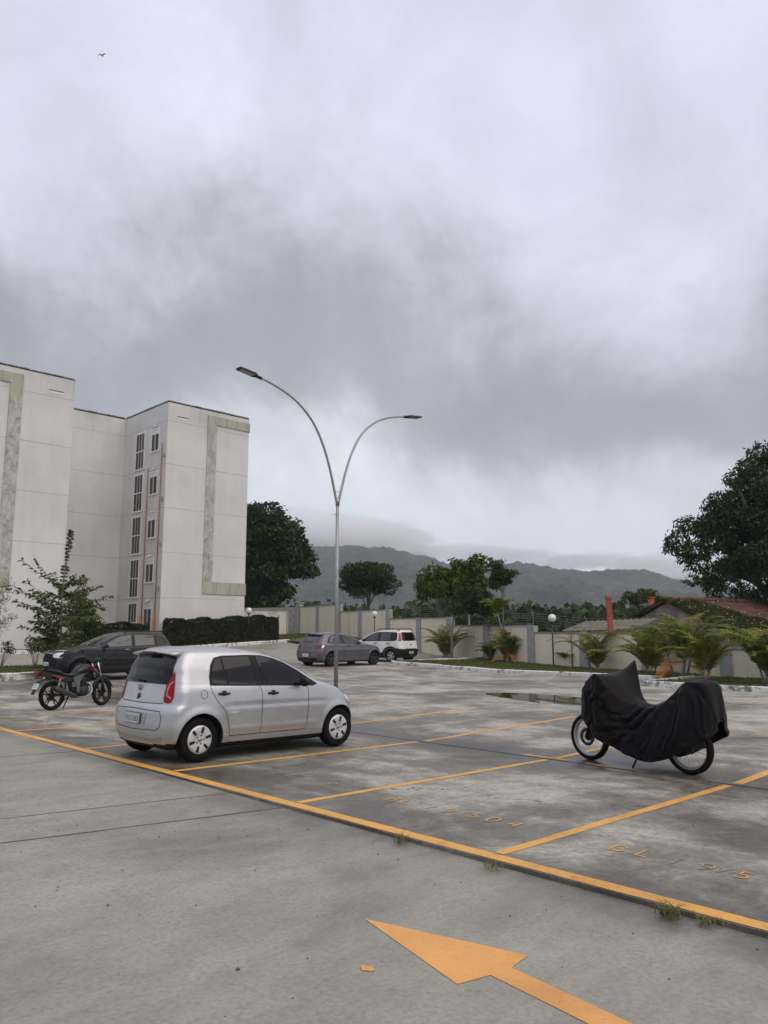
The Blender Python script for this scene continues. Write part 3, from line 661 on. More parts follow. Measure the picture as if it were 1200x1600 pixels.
def subclumps(cx, cy, cz, rx, ry, rz, n, r0, r1, flat=.7, lo=-.6, inner=.25):
    "many small leaf masses spread over and inside a crown"
    out_ = []
    for i in range(n):
        while True:
            u = np.array([random.gauss(0, 1) for _ in range(3)]); u /= np.linalg.norm(u)
            if u[2] > lo: break
        k = random.uniform(.5, 1.0) if random.random() > inner else random.uniform(.15, .5)
        r_ = random.uniform(r0, r1); out_.append((cx+u[0]*rx*k, cy+u[1]*ry*k, cz+u[2]*rz*k, r_, r_, r_*flat))
    return out_
def limbs(parent, base, targets, r0, mat, fork=.45, trunk_pts=None, name='trunk'):
    mb = MB(); b = Vector(base); top = Vector(trunk_pts[-1]) if trunk_pts else b+Vector((0, 0, 1))
    tp = [b]+[Vector(p) for p in trunk_pts]; mb.tube(tp, [r0*(1-.45*i/(len(tp)-1)) for i in range(len(tp))], 9)
    for t in targets:
        t = Vector(t); m_ = top.lerp(t, .5)+Vector((random.uniform(-.1, .1), random.uniform(-.1, .1), random.uniform(.0, .15)))*(t-top).length
        st = tp[-1] if random.random() < .6 else tp[-1].lerp(tp[-2], .3)
        mb.tube([st, m_, t], [r0*fork, r0*fork*.6, r0*.1], 6)
    return mb.build(name, mat, parent)
#LEAF
lDark = leafmat('dark_foliage', (.009, .020, .004), (.046, .084, .012), (.14, .18, .025), .55, .35, .12)
lMid = leafmat('mid_foliage', (.020, .042, .007), (.085, .13, .018), (.20, .24, .03), .5, .6)
lOlive = leafmat('olive_foliage', (.030, .042, .009), (.085, .10, .02), (.16, .155, .035), .6, .6)
lFar = leafmat('far_foliage', (.018, .032, .011), (.055, .082, .022), (.10, .12, .035), .7, .12, .1)
lGiant = leafmat('big_tree_foliage', (.008, .020, .004), (.032, .070, .010), (.13, .19, .025), .45, .5, .12)
lYoung = leafmat('young_leaf', (.036, .058, .014), (.11, .14, .035), (.21, .23, .06), .35, 2.0, .2)
lHedge = leafmat('hedge_leaf', (.018, .028, .009), (.060, .072, .024), (.14, .095, .06), .6, 1.2, .1)
lBush = leafmat('bush_leaf', (.022, .038, .007), (.07, .10, .015), (.15, .16, .025), .55, 1.2, .2)
lPalm = leafmat('palm_leaf', (.042, .078, .007), (.19, .25, .016), (.42, .40, .035), .45, 1.6, .2)
lPalmY = leafmat('yellowing_palm_leaf', (.10, .115, .012), (.30, .25, .03), (.34, .20, .03), .5, 1.6, .25)
lDead = leafmat('dead_palm_leaf', (.40, .14, .012), (.70, .27, .02), (.62, .30, .04), .6, 2, .25)
PERK = 2.6
def tree(name, label, cat, base, crown, n, r0, r1, leaf, per, mat, trunk_r, trunk_pts, group=None, lo=-.6, bark=None, flat=.7, aspect=.5, extra=None, down=.25, inner=.25, nl=12):
    t = thing(name, label, cat, base, 0, group)
    cl = subclumps(*crown, n, r0, r1, flat, lo, inner)+(extra or [])
    foliage(t, cl, mat, leaf, per*PERK, aspect=aspect, down=down)
    limbs(t, (0, 0, -.3), [(c[0], c[1], c[2]-c[5]*.3) for c in random.sample(cl, min(len(cl), nl))], trunk_r, bark or mTrunk, trunk_pts=trunk_pts)
    return t
# ------------------------------------------------------------------ old house behind the wall
hs = thing('old_house', 'low old house with mossy red tile roof and bare plaster gable', 'house', (0, 0, 0))
A0 = Vector((39.99, 19.73, 0)); gd = Vector((math.cos(R(81.3)), math.sin(R(81.3)), 0)); rd = Vector((math.cos(R(-8.7)), math.sin(R(-8.7)), 0))
ZA = 3.33; SL = .455
def hp(s_, t, z): p = A0+gd*s_+rd*t; return (p.x, p.y, z)
mPl = M('bare_plaster', (.27, .225, .19), .9, var=.45, scale=1.3, bmp=.3)
mb = MB(); n0 = [(-6.0, -2), (3.4, -2), (3.4, ZA-.15-3.4*SL*.98), (0, ZA-.15), (-6, ZA-.15-6*SL)]
mb.add([hp(s_, .35, z) for s_, z in n0]+[hp(s_, .6, z) for s_, z in n0], [(0, 1, 2, 3, 4), (9, 8, 7, 6, 5)]+[(i, (i+1) % 5, (i+1) % 5+5, i+5) for i in range(5)])
mb.add([hp(-6.0, .6, -2), hp(-6, 14, -2), hp(-6, 14, ZA-.25-6*SL), hp(-6, .6, ZA-.25-6*SL)], [(0, 1, 2, 3)]); mb.build('wall', mPl, hs)
m, n, l, b = newmat('roof_tile'); f = NM(n, l, 'ADD', NM(n, l, 'MULTIPLY', NN(n, l, 1.1, 6, .65), .6), NM(n, l, 'MULTIPLY', NN(n, l, 7, 5, .7), .4))
l.new(NR(n, l, f, [(.36, (.03, .023, .017)), (.46, (.085, .040, .028)), (.56, (.16, .062, .042)), (.68, (.27, .17, .13))]), b.inputs['Base Color']); b.inputs['Roughness'].default_value = .85; mTile = m
def roof(sg, smax, tmax, name='roof'):
    V = []; F = []; dt = .055; nt_ = int(tmax/dt); rows = int(smax/.33)
    k = 0
    for r_ in range(rows):
        for e in (0, 1):
            s_ = (r_+e*1.08)*.33
            for i in range(nt_+1):
                t = i*dt; zz = ZA-s_*SL*math.sqrt(1)+(.035 if e else 0)+.03*math.cos(t/.22*2*math.pi)+.015*math.sin(t*.9+r_*.3)
                V.append(hp(sg*s_, t, zz+.03))
        b0 = r_*2*(nt_+1)
        for i in range(nt_): F.append((b0+i, b0+i+1, b0+nt_+2+i, b0+nt_+1+i))
    return fastmesh(name, V, F, mTile, hs, True)
roof(-1, 6.6, 16); roof(1, 3.7, 16)
mb = MB()
for i in range(44): t = i*.37; mb.tube([hp(0, t, ZA+.07), hp(0, t+.40, ZA+.10)], [.10, .12], 8)
mb.build('ridge_tiles', mTile, hs)
mb = MB()
for sg, sm in ((-1, 6.5), (1, 3.6)): mb.tube([hp(0, .12, ZA-.02), hp(sg*sm, .12, ZA-.02-sm*SL)], .07, 6)
mb.build('verge_board', M('old_timber', (.05, .035, .025), .9, var=.4), hs)
mBrick = M('terracotta', (.33, .075, .042), .8, var=.2, scale=6)
mb = MB(); mb.tube([(42.3, 21.6, 2.0), (42.3, 21.6, 3.5)], [.20, .20], 4); mb.tube([(42.3, 21.6, 3.5), (42.3, 21.6, 3.58)], .24, 4); mb.build('chimney', mBrick, hs)
lMoss = leafmat('roof_moss', (.035, .045, .012), (.095, .105, .028), (.18, .17, .06), .8, 2)
cl = []
for i in range(1100):
    s_ = random.random()**.8*6.4; t = random.random()**1.5*7.5*(.35+s_/6.4); q = hp(-s_, .1+t, ZA-s_*SL+.05); cl.append((q[0], q[1], q[2], .26, .26, .08))
for i in range(160):
    s_ = random.uniform(.9, 3.6); t = random.uniform(-.1, 3); q = hp(s_, t, ZA-s_*SL+.04); cl.append((q[0], q[1], q[2], .22, .22, .12))
fm = foliage(hs, cl, lMoss, .11, 1700, 'roof_moss', aspect=.6, down=-.3)
P = []
for i in range(150):
    s_ = random.uniform(.1, 5.4); t = abs(random.gauss(0, 3.2)); q = hp(-s_, .2+t, ZA-s_*SL+.14+.03*random.random()); P.append(q)
P = np.array(P); V, F = leaf_quads(P, rnd_dirs(len(P)), .08, .06); kind(fastmesh('fallen_petals', V, F, M('petals', (.62, .55, .52), .7, var=.1), hs), 'stuff')
pc = thing('chimney_stack', 'tall thin terracotta chimney leaning slightly beside the old house', 'chimney', (34.6, 19.85, 1.0))
mb = MB(); mb.tube([(.06, 0, 0), (-.05, 0, 2.2)], .155, 4, smooth=False); mb.build('shaft', mBrick, pc)
mb = MB(); mb.tube([(-.05, 0, 2.2), (-.05, 0, 2.26), (-.05, 0, 2.3), (-.05, 0, 2.38)], [.17, .21, .21, .17], 4, smooth=False); mb.build('cap', mBrick, pc)
ln = thing('lean_to', 'low weathered lean-to roof left of the old house', 'shed', (36.0, 20.5, 0))
mb = MB(); V = []
for i in range(40):
    for j in (0, 1): V.append((j*2.5, 3.0-i*.11, 1.75+j*.55+.03*math.cos(i*2.1)-(3.0-i*.11)*.03))
mb.add(V, [(2*i, 2*i+1, 2*i+3, 2*i+2) for i in range(39)]); mb.build('roof', M('weathered_sheet', (.14, .12, .085), .85, var=.4, scale=3), ln)
mb = MB(); mb.box(.15, -1.2, -1, .3, 2.9, 1.72); mb.build('wall', mPl, ln)

# the big tree behind the apartment block
ex = [(3.3, -3.0, 9.2, 1.1, 1.1, .9), (3.9, -3.5, 8.2, .9, .9, .7), (2.8, -2.6, 10.6, 1.2, 1.2, .9), (-3.5, 3.5, 8, 2.4, 2.4, 2.2)]
tree('large_tree', 'large dense dark tree rising right beside the apartment block', 'tree', (43.2, 62.8, .5), (0, 0, 7.4, 5.3, 5.3, 5.9), 140, 1.0, 1.8, .42, 110, lDark, .55, [(0, 0, 2), (.3, -.2, 3.6)], extra=ex, lo=-.8, flat=.5)
tree('round_crowned_tree', 'round crowned tree on a forked trunk just right of the tall street lamp', 'tree', (57.9, 62.2, .5), (0, 0, 6.6, 3.0, 3.0, 2.2), 75, .6, 1.1, .32, 120, lDark, .22, [(0, 0, 2.2), (.1, .2, 3.6)], lo=-.75, flat=.6, nl=6)
tree('mango_tree', 'leafy broad tree with drooping leaves between the round tree and the tall umbrella-shaped tree', 'tree', (34.9, 31.0, -.5), (0, 0, 4.7, 1.75, 1.75, 1.35), 52, .4, .7, .30, 230, lMid, .12, [(0, 0, 2), (0, 0, 3.4)], bark=mTrunkL, aspect=.34, down=.9, lo=-.5)
tree('mango_tree', 'tallest leafy crown with star-shaped leaf bunches against the hill', 'tree', (36.1, 30.0, -.5), (0, 0, 5.1, 1.6, 1.6, 1.6), 50, .35, .6, .34, 230, lMid, .12, [(0, 0, 2), (0, 0, 3.6)], bark=mTrunkL, aspect=.3, down=.8, extra=[(1.3, -1.3, 6.0, .4, .4, .3), (1.6, -1.5, 5.6, .4, .4, .3)])
tree('weeping_tree', 'dark low tree with hanging fern-like leaves on a slim trunk in the grass strip', 'tree', (31.88, 27.71, .1), (.65, -.75, 3.0, 1.15, 1.25, .72), 55, .3, .5, .26, 300, lDark, .085, [(0.02, 0, 1.4), (.1, -.1, 2.5)], bark=mTrunkL, aspect=.22, down=1.3, extra=[(-.3, .2, 3.1, .4, .4, .35), (1.4, -1.3, 3.5, .3, .3, .25)])
tree('umbrella_tree', 'slender tree with one compact layered dark crown on a very thin stem', 'tree', (32.6, 24.8, .1), (0, 0, 4.3, .72, .72, .95), 40, .24, .38, .24, 380, lDark, .035, [(0.02, .02, 1.6), (0, 0, 3.4)], aspect=.3, down=.5, flat=.35, inner=.4, bark=mTrunkL)
tree('sparse_young_tree', 'thin bare-stemmed sapling with a few flat leaf tufts left of the globe lamp', 'tree', (32.2, 25.35, .1), (0, .1, 2.0, .55, .55, .5), 9, .12, .24, .16, 300, lOlive, .028, [(0.1, .12, .9), (.05, .0, 1.5)], bark=mTrunkL, flat=.3)
tree('spreading_tree', 'distant open-crowned tree behind the old house and its chimney', 'tree', (74.6, 39.1, -2), (0, 0, 6.7, 2.3, 2.3, 1.35), 34, .5, .8, .30, 150, lMid, .16, [(0, 0, 2.5), (.1, 0, 4.2)], lo=-.2, flat=.45)
exr = [(-4.0, 3.2, 8.0, 1.1, 1.1, .7), (-3.4, 2.8, 9.6, 1.2, 1.2, .7), (-3.0, 2.4, 6.6, 1.1, 1.1, .7), (-1.6, 1.3, 5.2, 1.2, 1.2, .8), (-.4, .3, 4.2, 1.2, 1.2, .9), (-2.6, 2.2, 11.2, 1.0, 1.0, .55), (-1.8, 1.4, 10.2, 1.2, 1.2, .6), (-3.0, 2.4, 8.6, 1.2, 1.2, .6), (-2.4, 1.8, 7.0, 1.3, 1.3, .7), (-2.6, 2.0, 6.0, 1, 1, .6), (-.6, .5, 12.6, 1.2, 1.2, .6), (-4.9, 4.0, 8.6, .9, .9, .7), (-5.2, 4.3, 8.2, .6, .6, .45), (-4.4, 3.6, 9.6, .8, .8, .6), (-4.0, 3.2, 7.2, .9, .9, .7), (-3.2, 2.6, 4.9, .8, .8, .8), (-1.2, .9, 3.6, .9, .9, .9), (.6, -.5, 3.6, 1, 1, 1), (2.2, -1.8, 4, 1.2, 1.2, 1.2), (-4.1, 3.3, 8.0, .8, .8, .6), (-4.6, 3.8, 7.6, .5, .5, .4), (-3.6, 2.9, 9.3, .9, .9, .7), (-3.2, 2.4, 10.6, .8, .8, .6), (-1.2, .9, 13.2, .9, .9, .7), (-.4, .3, 14.3, 1.0, 1.0, .6), (-3.4, 2.7, 5.9, .7, .7, .6), (-2.9, 2.4, 4.4, .6, .6, .6), (-2.3, 1.9, 3.6, .5, .5, .6), (-1.6, 1.3, 4.0, .7, .7, .6), (-4.4, 3.5, 6.2, .5, .5, .4), (-1.9, 1.4, 12.3, .6, .6, .4)]
tree('giant_tree', 'huge dark tree with drooping branch tips towering over the tile roof at the right edge', 'tree', (50.8, 17.5, -1.5), (1.3, -1.2, 9.5, 5.2, 5.2, 5.4), 230, .8, 1.35, .30, 190, lGiant, .75, [(0, 0, 3), (.2, 0, 5)], extra=exr, lo=-.85, aspect=.36, down=.9, nl=7, flat=.55)
# bushes and smaller trees beyond the wall
BACK = [((42.5, 57.5), 3.6, 2.6, lOlive, 'bushy green tree behind the low wall next to the apartment block'), ((46, 53), 3.2, 1.7, lOlive, 'olive bush showing over the wall left of the lamp post'), ((44.6, 49.6), 3.5, 2.2, lOlive, 'brownish bush behind the wall right of the lamp post'),
        ((45, 46), 2.8, 1.4, lDark, 'low dark bush behind the wall under the round tree'), ((41, 38.2), 3.0, 1.9, lDark, 'dark bush left of the drooping leafy tree behind the wall'), ((39.5, 35.6), 2.3, 1.2, lOlive, 'yellow-green bush topping the wall below the leafy trees'),
        ((39.8, 33.4), 3.0, 1.6, lDark, 'dark bush directly behind the drooping leafy trees'), ((41, 30.5), 2.2, 1.5, lMid, 'rounded green bush between the slim tree and the wall'), ((42, 26.5), 1.7, 1.3, lOlive, 'low scrub behind the globe lamp'), ((43, 24), 1.5, 1.3, lOlive, 'low scrub left of the terracotta chimney')]
for (x, y), h, r_, mt, lb in BACK:
    tree('bush', lb, 'bush', (x, y, -.4), (0, 0, h*.62, r_, r_, h*.42), 34, .5, .85, .22, 130, mt, .08, [(0, 0, .6), (0, 0, 1.2)], lo=-.9, nl=6)
# tree-covered flat land farther off
def wood():
    cl = []
    for i in range(900):
        az = R(random.uniform(20, 62)); r_ = random.uniform(90, 300); x, y = r_*math.cos(az), r_*math.sin(az)
        h = random.uniform(3.5, 7)*(.75+r_/330); cl.append((x, y, h*.5-2.5, h*.5, h*.5, h*.55))
    P, U = clump_points(cl, 14, .8); n = len(P); D = U+RNG.normal(size=(n, 3))*.7; D /= np.linalg.norm(D, axis=1)[:, None]; Ln = RNG.uniform(.7, 1.5, n)
    V, F = leaf_quads(P, D, Ln, Ln*.8); return kind(fastmesh('woodland', V, F, lFar), 'stuff', 'far-off belt of mixed green woodland below the hills')
wood()
# hedges
def hedge(x0, y0, x1, y1, z0, h, wd, label, holes=(), seedv=1, top=None):
    t = thing('hedge', label, 'hedge', ((x0+x1)/2, (y0+y1)/2, z0)); rs = random.Random(seedv)
    p, q = Vector((x0, y0, 0)), Vector((x1, y1, 0)); c = (p+q)/2; d = (q-p); Ln = d.length; d.normalize(); s_ = Vector((-d.y, d.x, 0)); P = []; U = []
    n = int(Ln*h*1500)
    for i in range(n):
        u = rs.random()*Ln; face = rs.random(); hh = h*(top(u/Ln) if top else 1)*(1+.05*math.sin(u*3.1)+.03*math.sin(u*7.7)+.04*mnoise.noise(Vector((u*1.5, 0, seedv)))); rr = min(1, math.sqrt(max(0, min(u, Ln-u)/.5)))
        z = rs.random()*hh; bul = wd/2*(.72+.28*math.sin(math.pi*min(1, z/hh+.15)))*rr*(1+.08*math.sin(u*5+z*3))
        if any(abs(u/Ln-a) < w2_ and z < hgt for a, w2_, hgt in holes): continue
        if face < .36: o = -bul
        elif face < .5: o = bul
        elif face < .8: z = hh*(rr*.12+.88)-rs.random()*.06; o = rs.uniform(-bul, bul)
        else: o = rs.uniform(-bul, bul)
        w_ = p-c+d*u+s_*(o+rs.gauss(0, .03)); P.append((w_.x, w_.y, z)); U.append((s_.x*math.copysign(1, o), s_.y*math.copysign(1, o), .5))
    P = np.array(P); U = np.array(U)+RNG.normal(size=(len(P), 3))*.6; U /= np.linalg.norm(U, axis=1)[:, None]; l_ = RNG.uniform(.08, .15, len(P))
    V, F = leaf_quads(P, U, l_, l_*.7); fastmesh('leaves', V, F, lHedge, t)
    mb = MB()
    for k in range(int(Ln/.22)):
        u = .2+k*.22+rs.uniform(-.05, .05); b0 = p-c+d*u
        for j in range(3): mb.tube([b0, b0+Vector((rs.uniform(-.15, .15), rs.uniform(-.2, .2), h*.45)), b0+Vector((rs.uniform(-.25, .25), rs.uniform(-.3, .3), h*.85))], [.018, .012, .005], 5)
    mb.build('stems', mTrunk, t); mb = MB()
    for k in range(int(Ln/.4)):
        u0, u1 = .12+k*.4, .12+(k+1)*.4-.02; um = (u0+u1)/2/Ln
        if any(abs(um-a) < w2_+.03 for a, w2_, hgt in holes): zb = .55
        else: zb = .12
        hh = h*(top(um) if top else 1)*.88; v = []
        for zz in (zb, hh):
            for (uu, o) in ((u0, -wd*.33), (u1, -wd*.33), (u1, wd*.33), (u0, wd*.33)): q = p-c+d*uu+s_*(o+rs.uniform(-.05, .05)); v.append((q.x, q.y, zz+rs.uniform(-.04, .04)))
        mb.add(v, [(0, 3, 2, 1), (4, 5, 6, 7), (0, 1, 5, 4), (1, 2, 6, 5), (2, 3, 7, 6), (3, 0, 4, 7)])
    mb.build('dark_core', M('hedge_core_shade', (.012, .012, .007), .95, var=.5), t); return t  # added solid core closes leaf gaps; the hedge's inner shade is its dark colour
hedge(22.95, 42.35, 31.2, 42.35, .72, 1.72, 1.1, 'long clipped dark hedge in front of the white block, hollow at its foot', holes=((.27, .03, .45), (.46, .02, .4)), top=lambda t: .94+.09*t+(.06 if t > .55 else 0))
hedge(17.8, 42.4, 22.0, 42.4, .62, 1.45, 1.1, 'shorter hedge in the recess of the apartment block, above the dark car', seedv=3)
tree('conical_bush', 'tall loose yellow-green bush standing behind the young tree against the white wall', 'bush', (17.3, 41.0, .6), (0, 0, 1.6, .95, .95, 1.7), 48, .32, .5, .15, 330, lBush, .05, [(0, 0, .5), (0, 0, 2.8)], lo=-.9, extra=[(0, 0, 3.2, .35, .35, .5), (.05, 0, 3.7, .22, .22, .3), (1.3, .2, .9, .7, .6, .8), (1.5, .2, .5, .6, .6, .6)])
# young tree with feather-like branches
yt = thing('young_tree', 'young tree with long feathery leafy branches on the island left of the dark car', 'tree', (11.62, 29.1, .3))
def branch_leaves(pts, P, D, step=.075, ln=.17):
    pts = [Vector(p) for p in pts]; sm_ = smooth(pts, 8); acc = 0
    for a, c in zip(sm_[:-1], sm_[1:]):
        dd = (c-a).normalized(); acc += (c-a).length
        if acc < step: continue
        acc = 0; side = dd.cross(Vector((0, 0, 1))); side = side.normalized() if side.length > .1 else Vector((1, 0, 0)); side = Matrix.Rotation(random.uniform(-.8, .8), 3, dd) @ side
        for k in (-1, 1):
            v = (side*k*random.uniform(.7, 1.1)+dd*.55+Vector((0, 0, random.uniform(-.45, .15)))).normalized(); P.append(tuple(a+v*ln*.5)); D.append(tuple(v))
P, D = [], []; mb = MB(); u_ = Vector((math.sin(R(45.9)), -math.cos(R(45.9)), 0)); dep = Vector((math.cos(R(45.9)), math.sin(R(45.9)), 0))
tr = [(0, 0, 0), (.02, .02, 1.2), (-.03, .03, 2.6), (.0, 0, 3.6), (.08, -.05, 4.5), (.12, -.1, 5.1)]; mb.tube(tr, [.045, .04, .03, .022, .012, .005], 8); [branch_leaves([tr[2], tr[3], tr[4], tr[5]], P, D, .04, .17) for _ in range(3)]
BR = [(1.0, -1.0, .55), (.9, -1.25, .3), (.8, -.7, .5), (1.3, -1.1, .75), (1.0, -.5, .7), (.7, -1.1, .1), (.9, -.85, .7), (2.1, -1.2, .8), (2.3, -1.5, .95), (2.5, 1.35, .55), (1.7, -1.0, .6), (3.0, -1.55, 1.0), (2.85, -1.1, 1.15), (2.4, -1.95, .55), (2.2, -1.75, .75), (2.0, -1.5, .35), (1.9, -1.85, .62), (1.6, -1.3, .15), (3.1, .85, .25), (2.7, 1.2, .30), (2.3, 1.75, .38), (2.1, 1.6, .15), (1.9, 1.45, -.05), (1.3, -1.4, .25), (1.1, -1.2, 0), (1.0, -.95, -.1), (.9, -.6, .0), (.8, -1.0, -.15), (1.2, .7, .2), (1.6, .9, .2), (1.5, -.8, .5), (2.6, -.7, .2), (2.9, .35, .6), (2.0, -.9, .5), (1.1, -.5, .45)]
for h, du, dz in BR:
    for rep in range(1 if abs(du) > 1.3 else 2):
        dd = random.uniform(-.8, .8)*(.9 if rep else .4); k = 1 if rep == 0 else random.uniform(.6, .95)
        e = u_*du*k+dep*dd; pts = [(0, 0, h), tuple(e*.5+Vector((0, 0, h+dz*.42*k))), tuple(e+Vector((0, 0, h+dz*k)))]
        mb.tube(pts, [.014, .009, .003], 5); branch_leaves(pts, P, D, .055, .18)
mb.build('trunk', mTrunkL, yt)
P = np.array(P); D = np.array(D); V, F = leaf_quads(P, D, RNG.uniform(.17, .27, len(P)), RNG.uniform(.085, .12, len(P)), .15); fastmesh('leaves', V, F, lYoung, yt)
# thin shrubs on the island, half bare
for i, (x, y, lb) in enumerate(((9.45, 28.7, 'half-bare shrub at the left edge of the photo behind the parked motorcycle'), (10.6, 28.7, 'half-bare shrub, second from the left on the island'), (11.35, 28.3, 'half-bare shrub nearest the headlight of the dark car'), (8.9, 29.2, 'small twiggy shrub at the far left of the island'))):
    t = thing('shrub', lb, 'shrub', (x, y, .3), 0, 'half-bare shrubs on the island'); mb = MB(); cl = []
    for k in range(11):
        a = random.uniform(0, 6.28); e = (.38*math.cos(a)*random.uniform(.4, 1), .38*math.sin(a)*random.uniform(.4, 1), random.uniform(.65, 1.0)); mb.tube([(0, 0, 0), (e[0]*.4, e[1]*.4, e[2]*.5), e], [.014, .010, .004], 5); cl.append((e[0], e[1], e[2], .16, .16, .13))
    mb.build('stems', mTrunkL, t); foliage(t, cl, lOlive, .09, 1500, 'leaves')
# ---- palms
def palm(name, label, base, nf, ln, stems, mats, group='palms along the boundary wall', spread=1.0, h0=.25, seedv=1, dead=0, leafl=.34, up=(52, 89)):
    rs = random.Random(seedv); t = thing(name, label, 'palm', base, rs.uniform(0, 6), group); V = []; F = {k: [] for k in range(len(mats))}; ms = MB()
    allF = []; mi = []
    tops = []
    for s_ in range(stems):
        a = rs.uniform(0, 6.28); r_ = rs.uniform(0, .22)*(stems > 1); b0 = Vector((r_*math.cos(a), r_*math.sin(a), -.05)); h = h0*rs.uniform(.5, 1.3); tp = b0+Vector((math.cos(a)*.25*h, math.sin(a)*.25*h, h))
        ms.tube([b0, b0.lerp(tp, .5)+Vector((0, 0, .03)), tp], [.05, .04, .032], 7); tops.append(tp)
    for f_ in range(nf+dead):
        isdead = f_ >= nf; tp = tops[f_ % len(tops)]; a = f_*2.4+rs.uniform(-.3, .3); el = R(rs.uniform(*up)) if not isdead else R(rs.uniform(-10, 15)); L_ = ln*rs.uniform(.7, 1.1)
        hd = Vector((math.cos(a), math.sin(a), 0)); pts = []; p = tp.copy(); e = el; nseg = 12
        for k in range(nseg+1):
            pts.append(p.copy()); p = p+(hd*math.cos(e)*spread+Vector((0, 0, math.sin(e))))*(L_/nseg); e -= R(rs.uniform(1.2, 3.6)*(1+.38*k) if not isdead else 9*(1+.07*k))
        ms.tube(pts, [.014-.010*k/nseg for k in range(nseg+1)], 5)
        mid_ = 0 if rs.random() < .62 or len(mats) < 2 else 1
        if isdead: mid_ = len(mats)-1
        nl = 32
        for k in range(3, nl):
            q = k/nl*nseg; i0 = min(nseg-1, int(q)); c = pts[i0].lerp(pts[i0+1], q-i0); dd = (pts[i0+1]-pts[i0]).normalized(); side = dd.cross(Vector((0, 0, 1)))
            if side.length < .05: side = Vector((-hd.y, hd.x, 0))
            side.normalize(); upv = side.cross(dd).normalized(); ll = leafl*math.sin(math.pi*(.12+.86*k/nl))**.7*rs.uniform(.8, 1.1)
            for sg in (-1, 1):
                v1 = (side*sg+dd*.75+upv*rs.uniform(.25, .55)).normalized(); v2 = (side*sg*.9+dd*.8+Vector((0, 0, -.55 if not isdead else -1.2))).normalized(); wv = dd*.021
                a0 = c; a1 = c+v1*ll*.5; a2 = a1+v2*ll*.5; b_ = len(V)
                V += [a0-wv*.6, a0+wv*.6, a1+wv, a1-wv, a2+wv*.15, a2-wv*.15]; allF += [(b_, b_+1, b_+2, b_+3), (b_+3, b_+2, b_+4, b_+5)]; mi += [mid_]*2
    ms.build('stems', mTrunkL, t); o = fastmesh('fronds', [tuple(v) for v in V], allF, mats, t); o.data.polygons.foreach_set('material_index', mi); return t
PM = [lPalm, lPalmY, lDead]
palm('palm', 'bushy palm beside the slim trunk of the dark weeping tree', (32.4, 28.6, .1), 27, 2.18, 4, PM[:2], seedv=2, h0=.3, leafl=.4)
palm('palm', 'small dense palm between the slim trunks in the middle of the strip', (32.9, 25.9, .1), 18, 1.21, 3, PM[:2], seedv=3)
palm('palm', 'palm with a hanging orange dead frond left of the tallest globe lamp', (32.1, 24.1, .06), 24, 1.55, 4, PM, seedv=4, dead=3, h0=.5)
palm('palm', 'tall thin palm whose crown reaches above the wall near the middle of the strip', (32.5, 24.3, .1), 12, 1.32, 1, PM[:2], seedv=5, h0=2.0, up=(40, 85), leafl=.36)
palm('palm', 'spindly young palm right of the globe lamp beside a stump', (31.6, 20.4, .03), 6, 1.15, 1, PM[:2], seedv=6, h0=.3)
palm('palm', 'tall slim palm just left of the corner of the kerb, crown over the wall', (30.2, 18.2, .0), 14, 1.95, 2, PM[:2], seedv=7, h0=1.15, up=(45, 85))
palm('palm', 'short yellowing palm at the foot of the slim one', (29.7, 17.6, .0), 16, 0.92, 3, [lPalmY, lPalm], seedv=8)
palm('palm', 'wide arching palm right behind the peak of the black cover', (28.4, 14.7, .0), 29, 2.01, 5, PM[:2], seedv=9, h0=.3, leafl=.42)
palm('palm', 'palm with bright orange dead fronds in the middle of the near island', (26.8, 12.75, .05), 24, 2.07, 4, PM, seedv=10, dead=3, h0=.75, leafl=.42)
palm('palm', 'palm touching the one with orange fronds, on its right', (26.2, 11.6, .05), 24, 1.84, 4, PM[:2], seedv=11, h0=.4, leafl=.4)
palm('palm', 'thick yellow-green palm at the right edge of the photo', (25.6, 9.3, .05), 35, 2.18, 6, PM[:2], seedv=12, h0=.5, leafl=.42)
palm('palm', 'large palm partly cut off by the right edge, nearest the kerb', (24.9, 8.4, .05), 21, 1.95, 4, PM[:2], seedv=13, h0=.4, leafl=.42)
palm('palm', 'distant palm crown peeping over the ridge of the old house', (68.3, 31.3, -1.5), 16, 2.30, 1, [lMid], group='palms beyond the wall', seedv=14, h0=5.2, leafl=.5)
st = thing('tree_stump', 'dark cut stump in the grass beside the globe lamp', 'stump', (32.2, 21.2, .02)); mb = MB(); mb.lathe([(.36, -.1), (.33, .1), (.26, .22), (.12, .30), (.0, .31)], n=11, cap=False); mb.build('wood', M('rotten_wood', (.045, .032, .024), .95, var=.4, bmp=.6), st)
sp = thing('bare_sapling', 'leafless grey sapling stem next to the spindly palm', 'tree', (31.2, 19.9, 0)); mb = MB(); mb.tube([(0, 0, 0), (.02, .02, .9), (.0, .03, 1.5)], [.03, .024, .016], 7)
for a, z, e in ((.1, 1.1, (.1, .3, 1.8)), (0, 1.3, (-.1, -.25, 1.9)), (0, 1.5, (.05, .1, 2.1)), (0, .8, (0, -.2, 1.25))): mb.tube([(0, .02, z), e], [.013, .006], 5)
mb.build('stem', mTrunkL, sp); foliage(sp, [(0.05, .1, 2.05, .12, .12, .08), (-.1, -.25, 1.85, .1, .1, .07)], lOlive, .09, 500, 'leaves')
